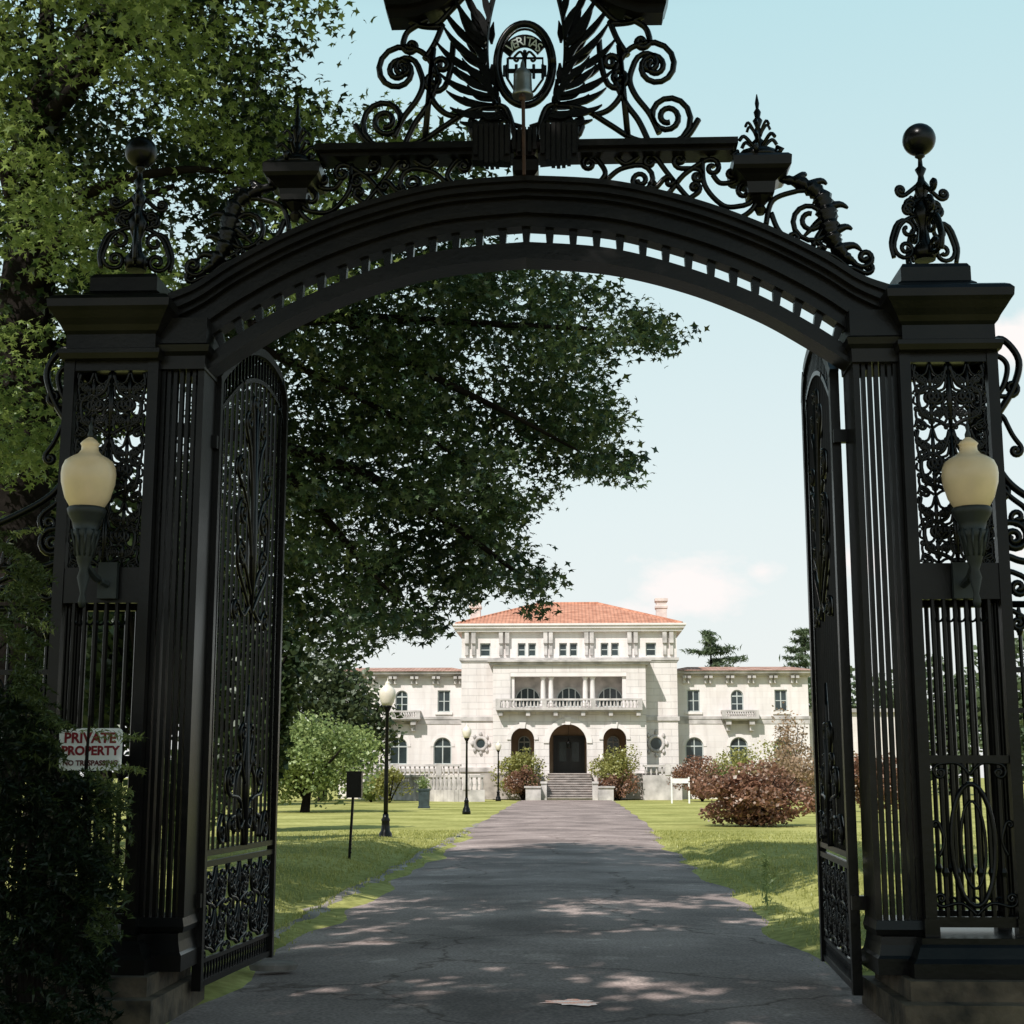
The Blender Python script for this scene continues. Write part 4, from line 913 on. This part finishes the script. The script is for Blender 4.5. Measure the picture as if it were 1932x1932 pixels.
# ================================================================ PLANTS
def lobes(n,c,rad):
    out=[]
    for k in range(n):
        v=rng.normal(size=3); v/=np.linalg.norm(v); rr=rng.uniform(.35,.8); out.append((c+v*rr*rad,rng.uniform(.28,.45)))
    return out
def crown_pts(c,rad,n,nl=16):
    lb=lobes(nl,np.array(c),np.array(rad)); per=n//nl; P_=[]
    for q,r in lb:
        v=rng.normal(size=(per,3)); v/=np.linalg.norm(v,axis=1)[:,None]; s=rng.uniform(.55,1.0,size=(per,1)); P_.append(q+v*s*r*np.array(rad))
    p_=np.concatenate(P_); p_=p_[p_[:,2]>.03]; return p_
def bush(name,label,cat_,px,py,w,h,mat,n,size,group=None,z0=0,Yo=None):
    q=G(px,py) if Yo is None else P(px,py,Yo); s=q.y/F
    t=thing(name,label,cat_,(q.x,q.y,z0),group); W=w*s/2; H=h*s
    pts=crown_pts((q.x,q.y,z0+H*.5),(W,W*.8,H*.5),n,20); leafmesh('foliage',pts,size,mat,BROAD,t,up=.3)
    m=MB()
    for k in range(4): a=k*1.7; m.tube([(q.x,q.y,z0-.05),(q.x+W*.3*math.cos(a),q.y+W*.3*math.sin(a),z0+H*.4),(q.x+W*.6*math.cos(a),q.y+W*.6*math.sin(a),z0+H*.75)],[.06,.04,.015],5)
    m.build('stem','bark',t)
def tree(name,label,cat_,px,Y,ptop,pbot,w,mat,n,size,group=None,shape=BROAD,nl=22):
    s=Y/F; X=hx(px,Y); zt=P(px,ptop,Y).z; zb=P(px,pbot,Y).z; W=w*s/2
    t=thing(name,label,cat_,(X,Y,0),group); H=(zt-zb)/2
    pts=crown_pts((X,Y,zb+H),(W,W*.85,H),n,nl); leafmesh('crown',pts,size,mat,shape,t,up=.3)
    m=MB(); m.tube([(X,Y,-.1),(X+.1,Y,zb*.5+H*.3),(X,Y,zb+H*1.4)],[W*.05+.06,W*.04+.04,.04],8)
    for k in range(6): a=k*1.1; m.tube([(X,Y,zb+H*.2),(X+W*.4*math.cos(a),Y+W*.4*math.sin(a),zb+H*.8),(X+W*.75*math.cos(a),Y+W*.75*math.sin(a),zb+H*1.2)],[.12,.08,.03],5)
    m.build('trunk','bark',t)
bush('shrub','large russet shrub nearest the drive on the right lawn','shrub',1425,1557,262,114,'leaf_r',9000,.14,'russet shrubs')
bush('shrub','russet shrub directly behind the white notice board','shrub',1325,1511,145,90,'leaf_r',4000,.15,'russet shrubs')
bush('shrub','pale russet shrub between the large russet shrub and the right gate leaf','shrub',1535,1530,225,124,'leaf_r2',5500,.15,'russet shrubs')
bush('shrub','dark russet shrub seen between the right gate leaf and the right pillar','shrub',1645,1550,150,145,'leaf_r',4000,.15,'russet shrubs')
bush('shrub','yellow-green shrub behind the large russet shrub','shrub',1430,1508,195,118,'leaf_y',4000,.18)
bush('shrub','small pale green spiky shrub beside the russet shrub under the right wing','shrub',1362,1510,60,76,'leaf_l',1200,.17)
bush('ornamental_tree','small reddish twiggy tree against the right wing','tree',1497,1512,84,188,'leaf_r2',1500,.17)
bush('shrub','green rounded shrub left of the entrance steps','shrub',988,1507,124,98,'leaf_y',3200,.17,None,0,111.2)
bush('shrub','green rounded shrub right of the entrance steps','shrub',1162,1507,126,100,'leaf_y',3200,.17,None,0,111.2)
bush('shrub','low russet shrub in front of the green one left of the steps','shrub',986,1507,86,62,'leaf_r',1900,.15,None,0,109.6)
bush('shrub','low russet shrub in front of the green one right of the steps','shrub',1168,1507,80,58,'leaf_r',1900,.15,None,0,109.6)
bush('shrub','olive green shrub between the first lamp post and the planter','shrub',735,1513,100,72,'leaf_y',1900,.17)
bush('shrub','dull green clump at the foot of the curved balustrade','shrub',700,1512,70,40,'leaf_l',1300,.18)
tree('ornamental_tree','light green spreading small tree on the left lawn','tree',578,73,1345,1520,295,'leaf_l',11000,.19,nl=38)
tree('tree','dark spreading tree behind the light green one, beside the left wing','tree',610,104,1200,1500,320,'leaf_p',8500,.4,nl=30)
tree('tree','dark green tree left of the gate leaf in the background','tree',430,90,1180,1505,260,'leaf_d',5000,.46)
tree('tree','far green tree at the left behind the left pillar','tree',200,80,1050,1510,330,'leaf_d',4500,.5)
tree('tree','tall shaded tree behind the left fence','tree',60,30,640,1560,420,'leaf_d',9500,.25)
tree('tree','dense shaded tree behind the left pillar','tree',290,34,800,1560,330,'leaf_d',8500,.27)
tree('tree','leafy tree behind the open left gate leaf','tree',455,46,1000,1545,240,'leaf_d',6500,.28)
bush('shrub','green shrub seen between the left pillar and the left gate leaf','shrub',345,1640,150,230,'leaf_l',3500,.16)
def conifer(label,px,Y,ptop,w):
    s=Y/F; X=hx(px,Y); zt=P(px,ptop,Y).z; t=thing('pine_tree',label,'tree',(X,Y,0)); W=w*s/2
    P_=[]; m=MB(); m.tube([(X,Y,0),(X,Y,zt)],[.35,.05],7)
    for k in range(46):
        f=rng.uniform(0,1); z=zt-f*zt*.6; l=W*min(1.1,.25+2.6*f)*rng.uniform(.65,1.1); a=rng.uniform(0,2*PI)
        u=rng.uniform(.15,1,(90,1)); d=np.array([math.cos(a),math.sin(a),.1]); P_.append(np.array([X,Y,z])+u*l*d+rng.normal(size=(90,3))*np.array([.28,.28,.1]))
        m.tube([(X,Y,z),(X+l*d[0],Y+l*d[1],z+l*.12)],[.08,.02],4)
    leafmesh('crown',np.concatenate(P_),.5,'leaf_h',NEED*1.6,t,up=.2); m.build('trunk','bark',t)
conifer('dark pine rising above the right wing roof',1345,150,1192,120)
conifer('bluish pine behind the right gate leaf',1525,165,1190,90)
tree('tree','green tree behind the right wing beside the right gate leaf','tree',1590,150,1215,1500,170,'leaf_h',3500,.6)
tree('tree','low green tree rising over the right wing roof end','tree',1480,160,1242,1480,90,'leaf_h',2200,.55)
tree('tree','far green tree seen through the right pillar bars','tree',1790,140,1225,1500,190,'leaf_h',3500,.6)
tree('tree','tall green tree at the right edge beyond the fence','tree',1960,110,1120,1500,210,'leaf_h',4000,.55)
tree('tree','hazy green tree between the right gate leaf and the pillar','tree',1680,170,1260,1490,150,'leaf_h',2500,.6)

# ---- big sweetgum
tA=[(380,640),(530,600),(640,560),(800,512),(1000,512),(1090,535),(1170,570),(1262,632),(1250,650),(1190,640),(1110,680),(1150,790),(1140,845),(1205,895),(1120,885),(1045,870),(1025,945),(965,960),(945,1010),(1022,1090),(1012,1145),(970,1105),(925,1092),(865,1125),(830,1195),(760,1170),(700,1195),(640,1235),(570,1170),(520,1120),(380,1000)]
tB=[(-80,-300),(620,-300),(590,20),(580,120),(560,190),(640,180),(635,260),(705,180),(750,205),(855,255),(870,340),(980,505),(800,512),(640,560),(530,600),(380,660),(300,760),(-80,1000)]
bt=thing('sweetgum_tree','large leafy tree whose low boughs hang over the drive behind the arch','tree',(P(30,900,16.5).x-.4,16.5,0))
def sample(poly,n,y0,y1):
    xs_=[p_[0] for p_ in poly]; ys_=[p_[1] for p_ in poly]; out=[]
    while sum(map(len,out))<n:
        px=rng.uniform(min(xs_),max(xs_),4000); py=rng.uniform(min(ys_),max(ys_),4000); k=inpoly(px,py,poly); px=px[k];py=py[k]
        out.append(Pn(px,py,rng.uniform(y0,y1,len(px))))
    return np.concatenate(out)[:n]
def clumpy(c,f,th):
    g=np.sin(c[:,0]*1.5*f+c[:,2]*1.1*f+1)+np.sin(c[:,1]*1.3*f-c[:,0]*.8*f+2)+np.sin(c[:,2]*1.9*f+c[:,1]*.7*f)
    return c[g>th]
def edge(poly,per,y0,y1):
    ed=[]
    for i in range(len(poly)):
        a,b_=poly[i],poly[(i+1)%len(poly)]
        for k in range(per):
            u=rng.uniform(); ed.append((a[0]+(b_[0]-a[0])*u+rng.normal()*8,a[1]+(b_[1]-a[1])*u+rng.normal()*8))
    ed=np.array(ed); return Pn(ed[:,0],ed[:,1],rng.uniform(y0,y1,len(ed)))
# interior leaves set back with shade in their colour, sprays in front coloured as sunlit
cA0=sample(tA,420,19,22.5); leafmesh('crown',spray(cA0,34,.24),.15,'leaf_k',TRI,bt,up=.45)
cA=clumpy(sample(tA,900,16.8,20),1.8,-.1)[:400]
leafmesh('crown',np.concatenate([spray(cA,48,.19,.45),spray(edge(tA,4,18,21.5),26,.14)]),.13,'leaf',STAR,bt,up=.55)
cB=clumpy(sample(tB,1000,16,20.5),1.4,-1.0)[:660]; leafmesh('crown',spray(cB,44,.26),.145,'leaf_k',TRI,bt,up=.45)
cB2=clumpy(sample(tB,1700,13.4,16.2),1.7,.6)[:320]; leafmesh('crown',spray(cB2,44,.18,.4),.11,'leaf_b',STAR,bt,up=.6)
v=rng.normal(size=(5200,3)); v/=np.linalg.norm(v,axis=1)[:,None]; v*=rng.uniform(.3,1,(5200,1))**.6
cC=clumpy(np.array([-6.0,18.0,14.0])+v*np.array([9.5,7.5,4.5]),.9,-.45)
a_,b2,w_=proj(cC); keep=((b2<-60)|(a_<-60)); cC=cC[keep][:1000]
pC=spray(cC,26,.38); a_,b2,w_=proj(pC); pC=pC[(b2<-25)|(a_<0)]
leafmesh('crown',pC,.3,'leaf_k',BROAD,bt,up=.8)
m=MB(); B0=Vector((P(30,900,16.5).x-.4,16.5,-.1)); V=lambda px,py,Y:tuple(P(px,py,Y))
trunk=cat([tuple(B0),V(20,1100,16.5),V(30,800,16.5),V(62,450,16.5),V(85,200,16.8),(-5.3,17.5,12.5),(-5.6,18,17)],5); n=len(trunk)
m.tube(trunk,[.48-.4*(i/n)**1.1 for i in range(n)],10); m.build('trunk','bark',bt,True)
for pts,r0 in [([V(50,560,16.5),V(120,450,15.6),V(230,390,15.2),V(330,350,15.2)],.13),([V(80,240,16.8),V(180,130,15.6),V(330,30,15.2)],.14),([V(40,680,16.5),V(200,640,17.0),V(420,620,17.4),V(650,600,17.6),V(900,610,17.8),V(1120,620,18.3)],.13),([V(35,760,16.5),V(250,800,17.0),V(480,830,17.4),V(700,900,17.6),V(880,1010,18),V(980,1085,18.5)],.12),([V(480,830,17.4),V(600,960,17.6),V(700,1080,18),V(760,1140,18.5)],.07),([V(650,600,17.6),V(800,700,17.6),V(960,780,17.8),V(1090,850,18.4)],.07),([V(420,620,17.4),V(620,720,17.3),V(800,820,17.4),V(940,920,17.8)],.06),([V(50,500,16.5),V(0,300,16),V(-100,100,16)],.12),([V(85,200,16.8),(-3.5,18,13.5),(-.5,18.5,15)],.12),([V(85,200,16.8),(-8,20,14),(-11,21,15)],.12),([V(60,420,16.6),V(200,350,15.4),V(350,320,15.2),V(480,330,15.4)],.09)]:
    q=cat(pts,5); mm=MB(); mm.tube(q,[r0*(1-.85*i/len(q)) for i in range(len(q))],7); mm.build('limb','bark',bt,True)
# ---- near tree over the camera: a shallow spreading crown with open gaps
tN=[(-80,-300),(720,-300),(712,30),(660,60),(600,30),(520,60),(420,40),(300,100),(120,90),(-80,160)]
ntz=thing('maple_tree','nearest tree, its leaves crossing the top left corner before the arch','tree',(-9.2,2.5,0))
v=rng.normal(size=(9000,3)); v/=np.linalg.norm(v,axis=1)[:,None]; v*=rng.uniform(.2,1,(9000,1))**.6
cN=clumpy(np.array([-4.6,2.8,11.2])+v*np.array([8.2,8.8,1.9]),1.7,-.05)
a_,b2,w_=proj(cN); keep=(w_<.5)|(b2<-80)|(a_<-80)|(a_>2050); cN=cN[keep][:1500]
pN=spray(cN,26,.24); a_,b2,w_=proj(pN); keep=(w_<.5)|(b2<-40)|(a_<-20)|(a_>2050); pN=pN[keep]
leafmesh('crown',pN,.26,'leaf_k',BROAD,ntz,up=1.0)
leafmesh('crown',spray(clumpy(sample(tN,140,8.8,10.2),2.2,-.4)[:60],22,.18),.085,'leaf_near',TRI,ntz,up=.45)
m=MB(); m.tube(cat([(-9.2,2.5,-.1),(-9,2.5,3),(-8.4,2.5,7),(-7,2.6,12)],5),[.42-.018*i for i in range(16)],10); m.build('trunk','bark',ntz,True)
for e in ((-3,5,12),(-2,1,11),(-5,7,11),(-9,6,12),(-6,-2,12),(1,3,12.5)):
    mm=MB(); q=cat([(-8.4,2.5,6.5),((-8.4+e[0])/2,(2.5+e[1])/2,9.6),e],6); mm.tube(q,[.16*(1-.8*i/len(q)) for i in range(len(q))],6); mm.build('limb','bark',ntz,True)

# ---- yew at the left foreground
tY=[(-60,1300),(20,1290),(70,1370),(110,1440),(160,1475),(165,1540),(185,1620),(165,1720),(180,1800),(160,1960),(-60,1960)]
yw=thing('yew_bush','dark feathery yew filling the bottom left corner before the fence','bush',(P(60,1900,9.4).x,9.4,0))
def sprigs(c,l0,l1,nn):
    P_=[]
    for q in c:
        ang=rng.uniform(-1.2,.7); l=rng.uniform(l0,l1); d=np.array([math.cos(ang),-abs(math.sin(ang))*.5,rng.uniform(-.2,.15)]); u=np.linspace(0,1,nn)[:,None]
        P_.append(q+u*l*d+np.array([0,0,-.35])*u**2*l+rng.normal(size=(nn,3))*.016*(1.15-u))
    return np.concatenate(P_)
c=sample(tY,460,8.9,10.15); pp=sprigs(c,.15,.3,38); pp=pp[pp[:,2]>0.02]
a0,b0,_=proj(pp); k=~((a0>112)&(a0<232)&(b0>1370)&(b0<1458))&(a0<222+14*np.sin(b0*.05)); pp=pp[k]
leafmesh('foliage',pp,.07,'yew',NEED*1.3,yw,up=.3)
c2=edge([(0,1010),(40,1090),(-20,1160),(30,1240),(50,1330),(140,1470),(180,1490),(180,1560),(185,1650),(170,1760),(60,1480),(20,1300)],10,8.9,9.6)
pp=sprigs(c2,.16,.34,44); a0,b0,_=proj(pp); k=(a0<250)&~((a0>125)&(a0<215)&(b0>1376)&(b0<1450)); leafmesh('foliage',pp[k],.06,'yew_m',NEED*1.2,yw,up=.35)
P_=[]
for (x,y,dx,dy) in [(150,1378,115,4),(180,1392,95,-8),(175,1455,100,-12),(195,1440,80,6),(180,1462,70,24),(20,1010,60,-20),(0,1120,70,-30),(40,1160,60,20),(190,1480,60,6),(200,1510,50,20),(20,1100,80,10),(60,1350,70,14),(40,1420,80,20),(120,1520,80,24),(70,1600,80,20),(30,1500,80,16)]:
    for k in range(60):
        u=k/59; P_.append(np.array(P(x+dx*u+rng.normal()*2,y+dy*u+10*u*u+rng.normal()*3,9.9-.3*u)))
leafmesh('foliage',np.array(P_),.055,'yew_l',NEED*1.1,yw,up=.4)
m=MB()
for k in range(8):
    x=rng.uniform(0,150); m.tube([tuple(P(x,1890,9.5)),tuple(P(x+rng.uniform(-20,20),1600,9.5)),tuple(P(x+rng.uniform(-40,30),1350,9.5))],[.03,.02,.008],5)
for x,y in ((20,1010),(0,1120),(40,1160)):
    m.tube([tuple(P(-40,y+220,9.6)),tuple(P(-20,y+80,9.7)),tuple(P(x+40,y-5,9.7))],[.012,.01,.004],5)
m.build('stem','bark',yw)

q=G(1447,1712); w=thing('weed','tall thin weed standing on the right verge','weed',(q.x,q.y,0))
u=rng.uniform(0,1,90); leafmesh('leaves',np.stack([q.x+rng.normal(size=90)*.05*(1.1-u),q.y+rng.normal(size=90)*.05,.05+u*.62],1),.09,'leaf_l',NEED*1.5,w,up=0)
m=MB(); m.tube([(q.x,q.y,0),(q.x+.01,q.y,.68)],[.008,.003],5); m.build('stem','leaf_l',w)
def blades(xy,hmin,hmax,name):
    N_=len(xy); z=np.array([gh(x,y) for x,y in xy])-.01; h=rng.uniform(hmin,hmax,N_); a=rng.uniform(0,2*PI,N_); wd=.006+.004*rng.uniform(size=N_)+xy[:,1]*.00025; l=h*rng.uniform(.1,.6,N_); b_=rng.uniform(0,2*PI,N_)
    v=np.zeros((N_,3,3)); v[:,0]=np.stack([xy[:,0]-wd*np.cos(a),xy[:,1]-wd*np.sin(a),z],1); v[:,1]=np.stack([xy[:,0]+wd*np.cos(a),xy[:,1]+wd*np.sin(a),z],1); v[:,2]=np.stack([xy[:,0]+l*np.cos(b_),xy[:,1]+l*np.sin(b_),z+h],1)
    me=bpy.data.meshes.new(name); me.from_pydata(v.reshape(-1,3).tolist(),[],np.arange(N_*3).reshape(-1,3).tolist()); me.materials.append(M['grassb']); o=bpy.data.objects.new(name,me); col.objects.link(o)
    return o
n=36000; y=13.4+rng.uniform(0,1,n)**1.3*34; s=np.where(rng.uniform(size=n)<.5,-1,1); d=rng.exponential(1.9,n)+rng.normal(size=n)*.16
d=np.where((s<0)&(y>17),d+.2,d)
tag(blades(np.stack([XR+s*(2.76+d),y],1),.02,.08,'grass'),'short uneven grass along both edges of the drive','grass',kind='stuff')

# ================================================================ LIGHT, SKY, CAMERA
EL,AZ=R(47),R(207)
w=bpy.data.worlds.new('World'); scene.world=w; w.use_nodes=True; nt=w.node_tree; N=nt.nodes; L=nt.links; bg=N['Background']
sky=N.new('ShaderNodeTexSky'); sky.sky_type='NISHITA'; sky.sun_disc=False; sky.sun_elevation=EL; sky.sun_rotation=AZ; sky.air_density=1; sky.dust_density=2; sky.ozone_density=1
tc=N.new('ShaderNodeTexCoord'); sp=N.new('ShaderNodeSeparateXYZ'); L.new(tc.outputs['Generated'],sp.inputs[0])
gr=N.new('ShaderNodeValToRGB'); gr.color_ramp.elements[0].position=0; gr.color_ramp.elements[1].position=.48
gr.color_ramp.elements[0].color=(.99,.99,.97,1); gr.color_ramp.elements[1].color=(.58,.86,.91,1); L.new(sp.outputs[2],gr.inputs['Fac'])
e=gr.color_ramp.elements.new(.17); e.color=(.88,.98,.975,1)
e=gr.color_ramp.elements.new(.58); e.color=(.22,.4,.48,1)
e=gr.color_ramp.elements.new(1.0); e.color=(.06,.14,.22,1)
mul=N.new('ShaderNodeMixRGB'); mul.blend_type='MULTIPLY'; mul.inputs[0].default_value=1; mul.inputs[2].default_value=(9.6,9.6,9.6,1); L.new(gr.outputs[0],mul.inputs[1])
mix=N.new('ShaderNodeMixRGB'); mix.inputs[0].default_value=.9; L.new(sky.outputs[0],mix.inputs[1]); L.new(mul.outputs[0],mix.inputs[2])
mp_=N.new('ShaderNodeMapping'); mp_.inputs['Scale'].default_value=(9,9,16); L.new(tc.outputs['Generated'],mp_.inputs['Vector'])
no=N.new('ShaderNodeTexNoise'); no.inputs['Scale'].default_value=1.6; no.inputs['Detail'].default_value=9; no.inputs['Roughness'].default_value=.6; L.new(mp_.outputs[0],no.inputs['Vector'])
tot=None
def cloud(px,py,rad,amp):
    global tot
    d=ray(px,py).normalized(); sb=N.new('ShaderNodeVectorMath'); sb.operation='SUBTRACT'; L.new(tc.outputs['Generated'],sb.inputs[0]); sb.inputs[1].default_value=d
    ml=N.new('ShaderNodeVectorMath'); ml.operation='MULTIPLY'; ml.inputs[1].default_value=(1,1,2.0); L.new(sb.outputs[0],ml.inputs[0])
    ln=N.new('ShaderNodeVectorMath'); ln.operation='LENGTH'; L.new(ml.outputs[0],ln.inputs[0])
    mr=N.new('ShaderNodeMapRange'); mr.inputs[1].default_value=rad; mr.inputs[2].default_value=0; mr.inputs[3].default_value=0; mr.inputs[4].default_value=amp; L.new(ln.outputs['Value'],mr.inputs[0])
    if tot is None: tot=mr.outputs[0]
    else:
        mm=N.new('ShaderNodeMath'); mm.operation='MAXIMUM'; L.new(tot,mm.inputs[0]); L.new(mr.outputs[0],mm.inputs[1]); tot=mm.outputs[0]
cloud(1300,1095,.08,.7); cloud(1440,1080,.05,.45); cloud(1930,650,.075,.55); cloud(1180,1150,.06,.45); cloud(1620,1060,.05,.45); cloud(2050,1000,.1,.5); cloud(700,1150,.06,.5)
a2=N.new('ShaderNodeMath'); a2.operation='ADD'; L.new(no.outputs['Fac'],a2.inputs[0]); L.new(tot,a2.inputs[1])
cr=N.new('ShaderNodeValToRGB'); cr.color_ramp.elements[0].position=.74; cr.color_ramp.elements[1].position=.98; L.new(a2.outputs[0],cr.inputs['Fac'])
mc=N.new('ShaderNodeMixRGB'); mc.inputs[2].default_value=(10.2,9.6,9.4,1); L.new(cr.outputs[0],mc.inputs[0]); L.new(mix.outputs[0],mc.inputs[1]); L.new(mc.outputs[0],bg.inputs['Color'])
bg.inputs['Strength'].default_value=.1
sd=bpy.data.lights.new('sun','SUN'); sd.energy=5; sd.angle=R(.53); sd.color=(1,.955,.9); so=bpy.data.objects.new('sun',sd); col.objects.link(so)
dv=Vector((math.sin(AZ)*math.cos(EL),math.cos(AZ)*math.cos(EL),math.sin(EL))); so.rotation_euler=dv.to_track_quat('Z','Y').to_euler(); so.location=(0,0,60)
cd=bpy.data.cameras.new('camera'); cd.sensor_width=36; cd.lens=36*F/1932; cd.clip_end=6000; cd.clip_start=.1
co=bpy.data.objects.new('camera',cd); col.objects.link(co); co.location=CAM; co.rotation_euler=(PI/2+TH,0,PS); scene.camera=co
scene.view_settings.view_transform='Standard'; scene.view_settings.look='None'; scene.view_settings.exposure=0
